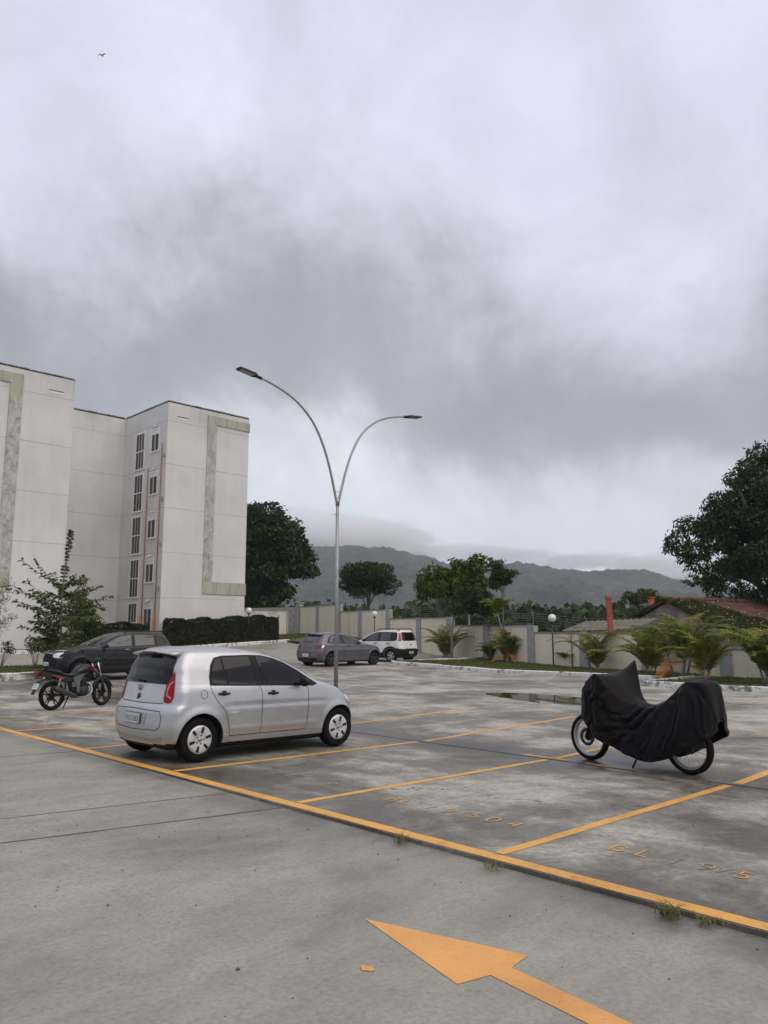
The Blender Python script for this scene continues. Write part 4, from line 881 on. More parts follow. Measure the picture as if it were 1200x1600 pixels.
# feathery sapling at the left border
fs = thing('feathery_conifer', 'soft grey-green feathery sapling cut by the left edge of the photo', 'tree', (8.62, 27.6, .3), 0)
mb = MB(); cl = []; mb.tube([(0, 0, 0), (0, 0, 3.2)], [.05, .015], 7)
for k in range(20):
    h = random.uniform(.9, 3.1); a = random.uniform(0, 6.28); r_ = 1.25*(1-h/4.2)+.15; e = Vector((math.cos(a)*r_, math.sin(a)*r_, h+.25)); mb.tube([(0, 0, h-.3), e*.5+Vector((0, 0, h*.5-.1)), e], [.016, .01, .004], 5)
    for j in range(4): q = Vector((0, 0, h-.3)).lerp(e, .45+.18*j); cl.append((q.x, q.y, q.z, .2, .2, .10))
mb.build('trunk', mTrunkL, fs); foliage(fs, cl, leafmat('soft_needles', (.025, .032, .016), (.055, .066, .034), None, .8, 2, .3), .14, 900, 'leaves', aspect=.09)
# weeds along the kerb edge
def tuft(x, y, n, h, label):
    p = np.zeros((n, 3)); p[:, 0] = RNG.normal(0, .035, n); p[:, 1] = RNG.normal(0, .035, n); a = RNG.uniform(0, 6.28, n); hh = h*RNG.uniform(.4, 1.2, n)
    l1 = np.stack([np.cos(a)*hh*.35, np.sin(a)*hh*.35, hh*.6], 1); l2 = np.stack([np.cos(a)*hh*1.0, np.sin(a)*hh*1.0, hh*.75], 1); wv = np.stack([-np.sin(a), np.cos(a), 0*a], 1)*.0035
    V = np.concatenate([p-wv, p+wv, p+l1+wv, p+l1-wv, p+l2, p+l2*1.001]); i = np.arange(n); F = np.concatenate([np.stack([i, i+n, i+2*n, i+3*n], 1), np.stack([i+3*n, i+2*n, i+4*n, i+5*n], 1)])
    o = fastmesh('weed_tuft', V, F, lWeed); o.location = (x, y, zlane(y)+.01); tag(o, label, 'weed', 'weeds growing in the kerb joint')
lWeed = leafmat('weed_leaf', (.09, .095, .03), (.22, .20, .08), (.34, .28, .15), .7, 8, .2)
tuft(4.80, 4.75, 45, .07, 'grass tuft at the yellow edge line below the number of the middle bay'); tuft(4.78, 3.77, 35, .055, 'small grass tuft where the long dividing line meets the edge line'); tuft(4.77, 2.42, 80, .095, 'largest grass tuft, at the edge line in the lower right'); tuft(4.80, 2.2, 45, .05, 'thin creeping weed just right of the largest tuft'); tuft(4.78, 1.75, 30, .05, 'weed patch at the right border of the photo on the edge line')

# ------------------------------------------------------------------ cars
def pchip(xs, ys, xq):
    xs = np.array(xs, float); ys = np.array(ys, float); h = np.diff(xs); d = np.diff(ys)/h; m_ = np.zeros(len(xs)); m_[0], m_[-1] = d[0], d[-1]
    for i in range(1, len(xs)-1):
        if d[i-1]*d[i] <= 0: m_[i] = 0
        else:
            w1, w2 = 2*h[i]+h[i-1], h[i]+2*h[i-1]; m_[i] = (w1+w2)/(w1/d[i-1]+w2/d[i])
    k = np.clip(np.searchsorted(xs, xq)-1, 0, len(xs)-2); t = (xq-xs[k])/h[k]
    return (2*t**3-3*t**2+1)*ys[k]+(t**3-2*t**2+t)*h[k]*m_[k]+(-2*t**3+3*t**2)*ys[k+1]+(t**3-t**2)*h[k]*m_[k+1]
def body_mesh(keys, arches, wb, creases=(), pr=2.7, pf=2.2):
    "keys: z, x rear, x front, half width, rear corner length, front corner length; body stacked from outlines"
    K = np.array(keys); n = len(K); s = [0]
    for i in range(1, n): s.append(s[-1]+max(.02, abs(K[i, 0]-K[i-1, 0])+.35*abs(K[i, 2]-K[i-1, 2])*.5+abs(K[i, 3]-K[i-1, 3])*.5))
    q = np.linspace(0, s[-1], 110); Lv = [pchip(s, K[:, c], q) for c in range(6)]
    rows = []; NR_, NS, NF = 18, 96, 22
    for z, xr, xf, w_, cr_, cf in zip(*Lv):
        tot = xf-xr
        if cr_+cf > tot*.95: k = tot*.95/(cr_+cf); cr_ *= k; cf *= k
        half = []
        for i in range(NR_+1): a = (i/NR_)*math.pi/2; half.append((xr+cr_*(1-math.cos(a)**(2/pr)), w_*math.sin(a)**(2/pr)))
        for i in range(1, NS): t = i/NS; half.append((xr+cr_+(tot-cr_-cf)*t, w_*(1+.012*math.sin(math.pi*t))))
        for i in range(NF+1): a = math.pi/2*(1-i/NF); half.append((xf-cf*(1-math.cos(a)**(2/pf)), w_*math.sin(a)**(2/pf)))
        ring = [(x, -y, z) for x, y in half]+[(x, y, z) for x, y in half[-2:0:-1]]
        rows.append(ring)
    V = np.array(rows); 
    # wheel arch lips and side creases
    for (xa, ra, rad, lip) in arches:
        d = np.hypot(V[..., 0]-xa, V[..., 2]-ra)-rad; f = np.clip(1-d/.11, 0, 1); f = f*f*(3-2*f)*(d > -.1); side = np.abs(V[..., 1]) > .5
        V[..., 1] += np.sign(V[..., 1])*lip*f*side
    for (zc_, zw, x0, x1, amt) in creases:
        f = np.clip(1-np.abs(V[..., 2]-zc_)/zw, 0, 1)*np.clip((V[..., 0]-x0)/.15, 0, 1)*np.clip((x1-V[..., 0])/.15, 0, 1)*(np.abs(V[..., 1]) > .5)
        V[..., 1] += np.sign(V[..., 1])*amt*f
    m_ = V.shape[1]; R_ = V.shape[0]; VV = V.reshape(-1, 3).tolist(); F = []
    for i in range(R_-1):
        for j in range(m_): k = (j+1) % m_; F.append((i*m_+j, i*m_+k, (i+1)*m_+k, (i+1)*m_+j))
    F.append(tuple(range(m_))[::-1]); F.append(tuple((R_-1)*m_+j for j in range(m_)))
    return VV, F
class Car:
    def __init__(s, name, label, loc, rz, keys, wb, wr, paint, creases=(), lip=.018, arch=None, ww=.19, wy=.72, gap=.045, trim=None):
        s.t = thing(name, label, 'car', loc, rz); s.wb = wb; s.wr = wr; s.wy = wy; ar_ = arch or wr+gap
        V, F = body_mesh(keys, [(0, wr, ar_, lip), (wb, wr, ar_, lip)], wb, creases)
        s.bvh = BVHTree.FromPolygons(V, F)
        me = bpy.data.meshes.new('body'); me.from_pydata(V, [], F); me.materials.append(paint); me.materials.append(mBlackIn); o = bpy.data.objects.new('tmp', me); C.objects.link(o)
        cut = []
        for xa in (0, wb):
            for sg in (-1, 1):
                mb = MB(); n = 40; y0, y1 = sg*(wy-ww), sg*1.3; v = [(xa+ar_*math.cos(6.2832*k/n), y, wr+ar_*math.sin(6.2832*k/n)) for y in (y0, y1) for k in range(n)]
                mb.add(v, [tuple(range(n)), tuple(range(2*n-1, n-1, -1))]+[(k, (k+1) % n, (k+1) % n+n, k+n) for k in range(n)], 0)
                c = mb.build('tmpcut', mBlackIn); cut.append(c)
                md = o.modifiers.new('b', 'BOOLEAN'); md.operation = 'DIFFERENCE'; md.object = c; md.solver = 'EXACT'; md.material_mode = 'TRANSFER'
        dg = bpy.context.evaluated_depsgraph_get(); dg.update(); bm_ = bpy.data.meshes.new_from_object(o.evaluated_get(dg))
        bpy.data.objects.remove(o)
        for c in cut: bpy.data.objects.remove(c)
        bm_.name = 'body'; bm = bmesh.new(); bm.from_mesh(bm_)
        mi = [i for i, mm in enumerate(bm_.materials) if mm and mm.name.startswith('wheel_well')]
        for f in bm.faces:
            f.smooth = f.material_index not in mi
            c_ = f.calc_center_median()
            if f.normal.z < -.5 and c_.z < .3: f.material_index = mi[0] if mi else 0; f.smooth = False
        bm.edges.ensure_lookup_table()
        for e in bm.edges:
            if len(e.link_faces) == 2 and e.link_faces[0].material_index != e.link_faces[1].material_index: e.smooth = False
        bm.to_mesh(bm_); bm.free(); s.body = put('body', bm_, s.t)
    def hit(s, O, D):
        h = s.bvh.ray_cast(Vector(O), Vector(D)); return h
    def frame(s, view):
        ang = {'right': 90, 'left': -90, 'rear': 0, 'front': 180}.get(view, view)
        if view == 'top': return Vector((1, 0, 0)), Vector((0, 1, 0)), Vector((0, 0, -1))
        a = R(ang); D = Vector((math.cos(a), math.sin(a), 0))       # looking direction
        U = {'right': Vector((1, 0, 0)), 'left': Vector((1, 0, 0)), 'rear': Vector((0, 1, 0)), 'front': Vector((0, 1, 0))}.get(view, Vector((-D.y, D.x, 0)))
        return U, Vector((0, 0, 1)), D
    def patch(s, name, poly, view, mat, off=.004, parent=None, sp=.05, closed=True, center=(1.2, 0, 0)):
        U, W, D = s.frame(view); org = Vector(center) if isinstance(view, (int, float)) else Vector((0, 0, 0))
        b = []
        for i in range(len(poly)):
            p, q = Vector(poly[i]), Vector(poly[(i+1) % len(poly)]); k = max(1, int((q-p).length/sp+.5)); b += [p.lerp(q, j/k) for j in range(k)]
        nb = len(b); xs = [p.x for p in b]; ys = [p.y for p in b]; pts = list(b); 
        def inside(x, y):
            c = False; j = nb-1
            for i in range(nb):
                if (b[i].y > y) != (b[j].y > y) and x < (b[j].x-b[i].x)*(y-b[i].y)/(b[j].y-b[i].y)+b[i].x: c = not c
                j = i
            return c
        y = min(ys)+sp*.6
        while y < max(ys):
            x = min(xs)+sp*.6
            while x < max(xs):
                if inside(x, y) and min((Vector((x, y))-q).length for q in b) > sp*.45: pts.append(Vector((x, y)))
                x += sp
            y += sp
        r_ = delaunay_2d_cdt(pts, [(i, (i+1) % nb) for i in range(nb)], [], 1, 1e-5); vs, fs = r_[0], r_[2]
        V = []; ok = []
        for v in vs:
            O = org+U*v.x+W*v.y-D*6; h = s.hit(O, D)
            if h[0] is None: V.append(Vector((0, 0, 0))); ok.append(False)
            else: nn = h[1] if h[1].dot(D) < 0 else -h[1]; V.append(h[0]+nn*off); ok.append(True)
        fs = [f for f in fs if all(ok[i] for i in f)]
        # facing outwards
        F = []
        for f in fs:
            a, c, e = (V[i] for i in f[:3])
            F.append(tuple(f) if (c-a).cross(e-a).dot(D) < 0 else tuple(f)[::-1])
        mb = MB(); mb.add(V, F, 0, True); used = sorted({i for f in F for i in f}); mp = {i: k for k, i in enumerate(used)}
        mb.v = [tuple(V[i]) for i in used]; mb.f = [tuple(mp[i] for i in f) for f in F]
        if not mb.f: return None
        return mb.build(name, mat, parent or s.t, fix=False)
    def seam(s, pts, view, mb, wd=.006, off=.0035, closed=False):
        U, W, D = s.frame(view); org = Vector((1.2, 0, 0)) if isinstance(view, (int, float)) else Vector((0, 0, 0)); P = []
        pp = [Vector(p) for p in pts]; pp = pp+[pp[0]] if closed else pp
        for a, c in zip(pp[:-1], pp[1:]):
            k = max(1, int((c-a).length/.04)); P += [a.lerp(c, j/k) for j in range(k)]
        P.append(pp[-1]); V = []
        for i, p in enumerate(P):
            d = P[min(i+1, len(P)-1)]-P[max(0, i-1)]; d.normalize(); nrm = Vector((-d.y, d.x))
            for k in (-1, 1):
                v = p+nrm*wd/2*k; O = org+U*v.x+W*v.y-D*6; h = s.hit(O, D)
                if h[0] is None: h = (V[-1] if V else Vector((0, 0, 0)), -D)
                nn = h[1] if h[1].dot(D) < 0 else -h[1]; V.append(h[0]+nn*off)
        mb.add(V, [(2*i, 2*i+1, 2*i+3, 2*i+2) for i in range(len(P)-1)], 0, True)
    def wheels(s, rimf, rim_mat, dark_mat, tw=.17, rr=.19):
        for xa, nm in ((0, 'r'), (s.wb, 'f')):
            for sg in (-1, 1):
                w_ = s.wr; yo = s.wy; mb = MB()
                prof = [(rr, yo-tw+.01), (w_*.9, yo-tw), (w_-.012, yo-tw+.012), (w_, yo-tw+.035), (w_, yo-.035), (w_-.012, yo-.010), (w_*.90, yo), (w_*.8, yo+.001), (rr+.012, yo-.004), (rr, yo-.012)]
                mb.lathe([(a, h*sg) for a, h in prof], (xa, 0, w_), 'y', 40); ty = mb.build('wheel', mRubber, s.t)
                mb = MB(); rimf(mb, xa, yo*sg, w_, rr, sg); mb.build('rim', [rim_mat, dark_mat, mSteel], ty)
    def box_obj(s, name, poly, y0, y1, mat, parent=None): mb = MB(); mb.prism(poly, y0, y1); return mb.build(name, mat, parent or s.t)
def hubcap(mb, x, y, z, rr, sg):
    mb.lathe([(rr, y-.015*sg), (rr*.97, y-.004*sg), (rr*.8, y+.004*sg), (rr*.5, y+.002*sg), (rr*.3, y-.006*sg), (.001, y-.006*sg)], (x, 0, z), 'y', 40, 0)
    for k in range(6):
        a = 6.2832*(k+.25)/6
        for da, r0, r1, wd in ((0, .46, .88, .040),):
            ca, sa = math.cos(a), math.sin(a); v = []
            for yy in (y+.004*sg, y+.0085*sg):
                for (r_, w_) in ((r0, wd*.8), (r1, wd), (r1, -wd), (r0, -wd*.8)): v.append((x+rr*r_*ca-w_*rr/.19*sa*.5, yy, z+rr*r_*sa+w_*rr/.19*ca*.5))
            mb.add(v, [(0, 1, 2, 3), (7, 6, 5, 4), (0, 4, 5, 1), (1, 5, 6, 2), (2, 6, 7, 3), (3, 7, 4, 0)], 1)
    for k in range(5): a = 6.2832*k/5; mb.lathe([(.001, y+.001*sg), (.010, y+.001*sg), (.010, y-.004*sg)], (x+.055*math.cos(a), 0, z+.055*math.sin(a)), 'y', 8, 1)
    mb.lathe([(.001, y+.004*sg), (.026, y+.004*sg), (.03, y-.006*sg)], (x, 0, z), 'y', 16, 2)
def alloy(ns=5, split=True):
    def f(mb, x, y, z, rr, sg):
        mb.lathe([(rr, y-.02*sg), (rr*.99, y-.002*sg), (rr*.92, y-.004*sg), (rr*.90, y-.035*sg), (.001, y-.05*sg)], (x, 0, z), 'y', 36, 1)
        mb.lathe([(rr*1.0, y-.012*sg), (rr*1.0, y+.0*sg), (rr*.93, y+.0*sg), (rr*.92, y-.012*sg)], (x, 0, z), 'y', 36, 0, cap=False)
        for k in range(ns):
            for da in ((-.17, .17) if split else (0,)):
                a = 6.2832*(k+.25)/ns; a2 = a+da; v = []
                for yy in (y-.03*sg, y-.004*sg):
                    for (r_, aa, w_) in ((.12, a, .02), (.94, a2, .014 if split else .03), (.94, a2, -.014 if split else -.03), (.12, a, -.02)):
                        v.append((x+rr*r_*math.cos(aa)-w_*math.sin(aa), yy-.006*sg*(r_ < .5), z+rr*r_*math.sin(aa)+w_*math.cos(aa)))
                mb.add(v, [(0, 1, 2, 3), (7, 6, 5, 4), (0, 4, 5, 1), (1, 5, 6, 2), (2, 6, 7, 3), (3, 7, 4, 0)], 0)
        mb.lathe([(.001, y-.004*sg), (.035, y-.006*sg), (.045, y-.03*sg)], (x, 0, z), 'y', 16, 0)
    return f
def plate(car, txt, x, y, z, wd, hh, ang, mat, parent, tilt=0):
    mb = MB(); mb.box(-.006, -wd/2, -hh/2, .0, wd/2, hh/2, 0); mb.box(-.001, -wd/2-.006, -hh/2-.006, .004, wd/2+.006, hh/2+.006, 1); p = mb.build('number_plate', [mat, mPlateT], parent); p.location = (x, y, z); p.rotation_euler = (0, R(tilt), R(ang))
    V, F = text_mesh(txt, .092*hh/.13); k = wd*.86/max(1e-3, (max(v.x for v in V)-min(v.x for v in V))); mb = MB(); mb.add([(-.0078, -v.x*k, v.y-.012) for v in V], F); mb.build('plate_number', mPlateT, p, fix=False); return p
def mirror(car, x, y, z, sg, mat, parent):
    mb = MB(); rings = []
    for t, r_ in ((0, .02), (.25, .06), (.5, .075), (.85, .078), (1, .066)): rings.append([(x-.10*t+.05, y+sg*(.11+.09*math.cos(a)*r_/.075), z+.062*math.sin(a)*r_/.075) for a in [6.2832*j/14 for j in range(14)]])
    mb.rings(rings, 0); mb.tube([(x, y-.02*sg, z-.03), (x, y+.06*sg, z-.03)], .022, 8, 1); return mb.build('mirror', [mat, mDark], parent)
def carpaint(name, col, metal=.5, rough=.35, flake=.1):
    m, n, l, b = newmat(name); f = NN(n, l, 1.3, 4, .6); l.new(NR(n, l, f, [(.3, tuple(c*(1-flake) for c in col)), (.7, col)]), b.inputs['Base Color'])
    b.inputs['Metallic'].default_value = metal; b.inputs['Coat Weight'].default_value = .5 if max(col) > .02 else 0; b.inputs['Coat Roughness'].default_value = .06
    l.new(NR(n, l, NN(n, l, 5, 6, .7), [(.35, rough*.8), (.7, rough*1.3)]), b.inputs['Roughness']); return m

mTail = M('tail_lens', (.26, .003, .006), .25, var=.1, spec=.25)
mTrim = M('black_trim', (.007, .007, .008), .35, var=0, spec=.2)
# --- silver hatchback
pSilver = carpaint('silver_paint', (.52, .525, .54), .72, .34)
UK = [(.17, -.38, 2.86, .66, .30, .5), (.20, -.46, 2.93, .745, .30, .5), (.27, -.50, 2.97, .785, .28, .52), (.36, -.525, 3.0, .80, .26, .55), (.46, -.535, 3.01, .812, .25, .57), (.56, -.53, 3.005, .818, .25, .60), (.64, -.525, 2.99, .82, .25, .62),
      (.70, -.505, 2.97, .818, .26, .64), (.735, -.48, 2.94, .815, .28, .64), (.78, -.468, 2.86, .81, .28, .62), (.84, -.457, 2.76, .802, .27, .60), (.90, -.447, 2.62, .792, .26, .55), (.95, -.436, 2.44, .778, .26, .46), (.99, -.427, 2.24, .762, .26, .36), (1.04, -.415, 2.12, .745, .25, .33),
      (1.12, -.392, 1.97, .72, .25, .33), (1.20, -.38, 1.81, .695, .25, .33), (1.28, -.345, 1.63, .665, .25, .33), (1.35, -.31, 1.44, .635, .25, .34), (1.405, -.275, 1.23, .60, .26, .36), (1.44, -.24, 1.03, .555, .28, .40), (1.462, -.17, .86, .48, .28, .4), (1.476, -.05, .72, .36, .2, .3), (1.482, .10, .58, .2, .1, .2), (1.484, .2, .45, .08, .05, .1)]
car = Car('silver_hatchback', 'small silver five door hatchback with dark tinted windows and dented rear door', (5.57, 10.02, -.003), R(.9), UK, 2.42, .288, pSilver, creases=((.40, .05, .34, 2.05, .010), (.30, .07, .34, 2.05, -.012), (.70, .05, .3, 2.2, -.008)), wy=.795, ww=.24, gap=.05)
car.t.rotation_euler = (0, R(.95), R(.9))
car.wheels(hubcap, M('hubcap_silver', (.62, .62, .63), .38, .4, var=.08), mDark, .185, .185)
SIDEW = [(.13, .975), (.13, 1.09), (.17, 1.24), (.235, 1.335), (.36, 1.362), (.80, 1.372), (1.02, 1.365), (1.23, 1.325), (1.42, 1.26), (1.66, 1.14), (1.86, 1.02), (1.99, .945), (1.90, .922), (1.2, .945), (.6, .96)]
def shrink(p, k): c = Vector((sum(a for a, b_ in p)/len(p), sum(b_ for a, b_ in p)/len(p))); return [(c.x+(a-c.x)*k[0], c.y+(b_-c.y)*k[1]) for a, b_ in p]
for sd, vw in ((-1, 'right'), (1, 'left')):
    fr = car.patch('window_surround', SIDEW, vw, mTrim, .006)
    car.patch('rear_quarter_window', [(.16, 1.0), (.16, 1.09), (.20, 1.23), (.255, 1.315), (.33, 1.335), (.345, 1.2), (.395, .985)], vw, mGlass, .010, fr)
    car.patch('rear_door_window', [(.42, .985), (.375, 1.2), (.36, 1.34), (.80, 1.352), (.90, .97)], vw, mGlass, .010, fr)
    car.patch('front_door_window', [(1.06, .965), (.965, 1.2), (.93, 1.35), (1.03, 1.345), (1.22, 1.305), (1.41, 1.24), (1.62, 1.135), (1.66, 1.0), (1.68, .945)], vw, mGlass, .010, fr)
    car.patch('front_quarter_window', [(1.74, .945), (1.70, 1.09), (1.84, 1.01), (1.95, .945), (1.90, .935)], vw, mGlass, .010, fr)
    mb = MB(); car.seam([(.135, .96), (.16, .88), (.24, .76), (.36, .63), (.41, .5), (.43, .40), (.45, .315)], vw, mb); car.seam([(.915, .955), (.955, .9), (.965, .75), (.955, .5), (.945, .31)], vw, mb); car.seam([(1.78, .93), (1.80, .88), (1.80, .7), (1.785, .5), (1.77, .31)], vw, mb); car.seam([(.45, .308), (1.77, .308)], vw, mb)
    mb.build('door_gap', mBlackIn, car.t)
    mb = MB()
    for hx, hz_ in ((.335, .865), (1.155, .845)):
        yy = sd*(.815+.012); mb2 = MB(); mb2.tube([(hx-.085, sd*.806, hz_), (hx-.07, sd*.835, hz_), (hx+.07, sd*.835, hz_), (hx+.085, sd*.806, hz_)], [.013, .015, .015, .013], 8)
        h_ = mb2.build('door_handle', mDark, car.t)
        car.patch('handle_cup', [(hx+.045*math.cos(a), hz_+.004+.036*math.sin(a)) for a in [6.2832*k/16 for k in range(16)]], vw, mDark, .004, h_, .03)
    mirror(car, 1.66, sd*.80, .985, sd, mDark, car.t)
    car.patch('sill_trim', [(.34, .30), (2.06, .30), (2.08, .262), (.32, .262)], vw, M('silver_sill', (.38, .39, .42), .4, .7, var=.05) if sd < 0 else bpy.data.materials['silver_sill'], .010)
    hl = car.patch('headlight', [(2.56, .70), (2.60, .80), (2.72, .815), (2.83, .78), (2.87, .66), (2.80, .61), (2.68, .63)], vw, mLens, .005)
mb = MB(); car.seam([(-.03+.052*math.cos(a)+.06, .865+.052*math.sin(a)*1.05) for a in [6.2832*k/22 for k in range(22)]], 'right', mb, .005, closed=True); fl_ = mb.build('fuel_flap', mBlackIn, car.t)
car.patch('dent', [(.40, .615), (.46, .635), (.60, .625), (.50, .60)], 'right', M('scuff', (.60, .61, .63), .5, .5, var=.1), .0035)
# tailgate
gl = car.patch('rear_window', [(-.60, 1.035), (-.55, 1.30), (-.50, 1.375), (0, 1.39), (.50, 1.375), (.55, 1.30), (.60, 1.035), (.55, .995), (-.55, .995)], 'rear', mGlass, .006)
mb = MB(); car.seam([(-.535, 1.00), (-.56, .9), (-.565, .78), (-.53, .752), (0, .742), (.53, .752), (.565, .78), (.56, .9), (.535, 1.00)], 'rear', mb, .008); mb.build('tailgate_gap', mBlackIn, car.t)
sp_ = MB(); v = []
for y in np.linspace(-.55, .55, 13): e = (abs(y)/.55)**2; v += [(-.12-.0*e, y, 1.452-.035*e), (-.36+.05*e, y, 1.428-.035*e), (-.375+.05*e, y, 1.408-.035*e), (-.28+.03*e, y, 1.385-.035*e)]
f = []
for i in range(12): f += [(4*i+j, 4*i+(j+1) % 4, 4*i+4+(j+1) % 4, 4*i+4+j) for j in range(4)]
sp_.add(v, f+[(0, 1, 2, 3), (51, 50, 49, 48)], 0, True); spo = sp_.build('spoiler', pSilver, car.t)
mb = MB(); mb.box(-.385, -.16, 1.394, -.36, .16, 1.414); mb.build('brake_light', mRedD, spo)
mb = MB(); mb.tube([(-.46, .02, 1.03), (-.475, .05, 1.035), (-.465, .30, 1.05)], [.02, .012, .007], 6); mb.build('rear_wiper', mDark, car.t)
for sd in (-1, 1):
    A_ = 38*sd*-1
    TL = [(.84, .755), (.80, .80), (.815, .90), (.85, 1.02), (.90, 1.12), (.925, 1.15), (.935, 1.08), (.955, .95), (.97, .85), (.95, .78), (.91, .75)]
    # seen from the rear corner
    vw = -38 if sd > 0 else 38
    pl = [((u-1.0)*1.0, z) for u, z in TL]
    def tl(name, pts, mat, off, par=None):
        return car.patch(name, pts, vw, mat, off, par, .03)
    UU = 1 if sd > 0 else -1
    c0 = 0
    base = [(UU*(-.045+c0), .765), (UU*(-.085), .80), (UU*(-.075), .92), (UU*(-.03), 1.03), (UU*(.02), 1.12), (UU*(.045), 1.165), (UU*(.06), 1.10), (UU*(.085), .95), (UU*(.09), .84), (UU*(.06), .775), (UU*.0, .757)]
    # centre the lamp on the rear corner
    Uv, Wv, Dv = car.frame(vw); corner = Vector((-.42, sd*.70, 0)); cu = (corner-Vector((1.2, 0, 0))).dot(Uv)-UU*.045
    lm = tl('tail_light', [(u*.88+cu, z) for u, z in base], mTail, .007)
    ring = [(-.03, .845), (-.035, .93), (-.005, 1.01), (.045, 1.04), (.05, 1.02), (.01, .99), (-.012, .92), (-.008, .865), (.05, .83), (.045, .81)]
    tl('reflector', [(cu+UU*u, z) for u, z in ring], M('tail_reflector', (.42, .20, .20), .3, var=0) if sd < 0 else bpy.data.materials['tail_reflector'], .010, lm)
# badge: ring and letters, script below
def badge(car, x, y, z, r_, parent, mat):
    mb = MB(); n = 24; mb.tube([(x, y+r_*math.cos(a), z+r_*math.sin(a)) for a in [6.2832*k/n for k in range(n+1)]], r_*.11, 6)
    q = lambda pts: mb.tube([(x, y-u*r_, z+v*r_) for u, v in pts], r_*.09, 5)
    q([(-.42, .82), (0, .08), (.42, .82)]); q([(-.85, .35), (-.45, -.75), (0, .0), (.45, -.75), (.85, .35)]); return mb.build('badge', mat, parent)
badge(car, -.452, .045, .935, .04, car.t, mSteel)
mb = MB(); mb.tube([(-.458, .03, .865), (-.460, .035, .84), (-.462, .03, .80)], [.012, .022, .026], 6); mb.tube([(-.462, .03, .80), (-.463, .075, .79)], .012, 6); mb.build('decal', mPlateT, car.t)
# rear bumper: recess and slot shade painted as darker silver, panel edges, plate
mb = MB(); car.seam([(-.57, .655), (-.60, .58), (-.60, .47), (-.53, .42), (0, .40), (.53, .42), (.60, .47), (.60, .58), (.57, .655)], 'rear', mb, .010); car.seam([(-.57, .655), (0, .668), (.57, .655)], 'rear', mb, .012); mb.build('bumper_crease', M('silver_shadow_gap', (.10, .10, .11), .6, .3, var=0), car.t)
car.patch('plate_recess', [(-.30, .62), (.30, .62), (.27, .46), (-.27, .46)], 'rear', M('silver_recess_shade', (.40, .41, .44), .4, .7, var=.05), .004)
plate(car, 'FYG-5283', -.548, .03, .545, .40, .13, 0, mPlate, car.t, 5)
car.patch('bumper_slot', [(-.62, .35), (-.40, .30), (.40, .30), (.62, .35), (.55, .26), (-.55, .26)], 'rear', bpy.data.materials['silver_recess_shade'], .004)
car.patch('windscreen', [(-.62, 1.03), (-.55, 1.25), (-.47, 1.38), (0, 1.40), (.47, 1.38), (.55, 1.25), (.62, 1.03), (0, 1.0)], 'front', mGlass, .006)
mb = MB(); car.seam([(2.9, -.5), (2.6, -.62), (2.2, -.66)], 'top', mb, .008); car.seam([(2.9, .5), (2.6, .62), (2.2, .66)], 'top', mb, .008); mb.build('bonnet_gap', mBlackIn, car.t)
mb = MB(); mb.tube([(-.1, 0, 1.475), (-.25, 0, 1.62)], [.006, .003], 5); mb.build('aerial', mDark, car.t) if False else None
mb = MB(); mb.box(.1, -.62, .14, 2.3, .62, .20); mb.box(-.3, -.5, .15, .15, .5, .22); mb.build('underbody', mBlackIn, car.t)

# --- dark compact SUV facing the camera side
pDark = carpaint('black_paint_car', (.009, .009, .012), 0, .25)
DK = [(.20, -.60, 2.95, .72, .3, .5), (.24, -.72, 3.10, .80, .3, .5), (.34, -.78, 3.22, .845, .28, .5), (.45, -.80, 3.27, .86, .26, .5), (.60, -.80, 3.28, .87, .26, .5), (.72, -.78, 3.27, .87, .26, .5), (.82, -.765, 3.25, .868, .27, .52), (.90, -.75, 3.18, .86, .27, .5), (.965, -.735, 3.02, .85, .27, .45), (1.01, -.72, 2.70, .84, .26, .40), (1.045, -.71, 2.36, .825, .26, .34),
      (1.08, -.69, 2.14, .805, .26, .33), (1.16, -.65, 1.98, .775, .26, .33), (1.26, -.60, 1.76, .735, .26, .33), (1.36, -.54, 1.53, .695, .26, .34), (1.44, -.48, 1.30, .655, .27, .36), (1.49, -.43, 1.08, .61, .28, .4), (1.515, -.34, .9, .53, .28, .4), (1.53, -.15, .74, .4, .2, .3), (1.537, .05, .6, .2, .1, .2), (1.539, .2, .5, .08, .05, .1)]
sv = Car('dark_compact_suv', 'black compact crossover parked facing left with shining headlight and roof rails', (13.0, 25.3, .13), R(180), DK, 2.54, .335, pDark, creases=((.66, .06, .4, 2.2, .010), (.45, .10, .4, 2.15, -.020)), wy=.84, ww=.26, gap=.05)
sv.wheels(alloy(5), M('dark_alloy', (.10, .10, .105), .4, .7, var=.1), mBlackIn, .20, .22)
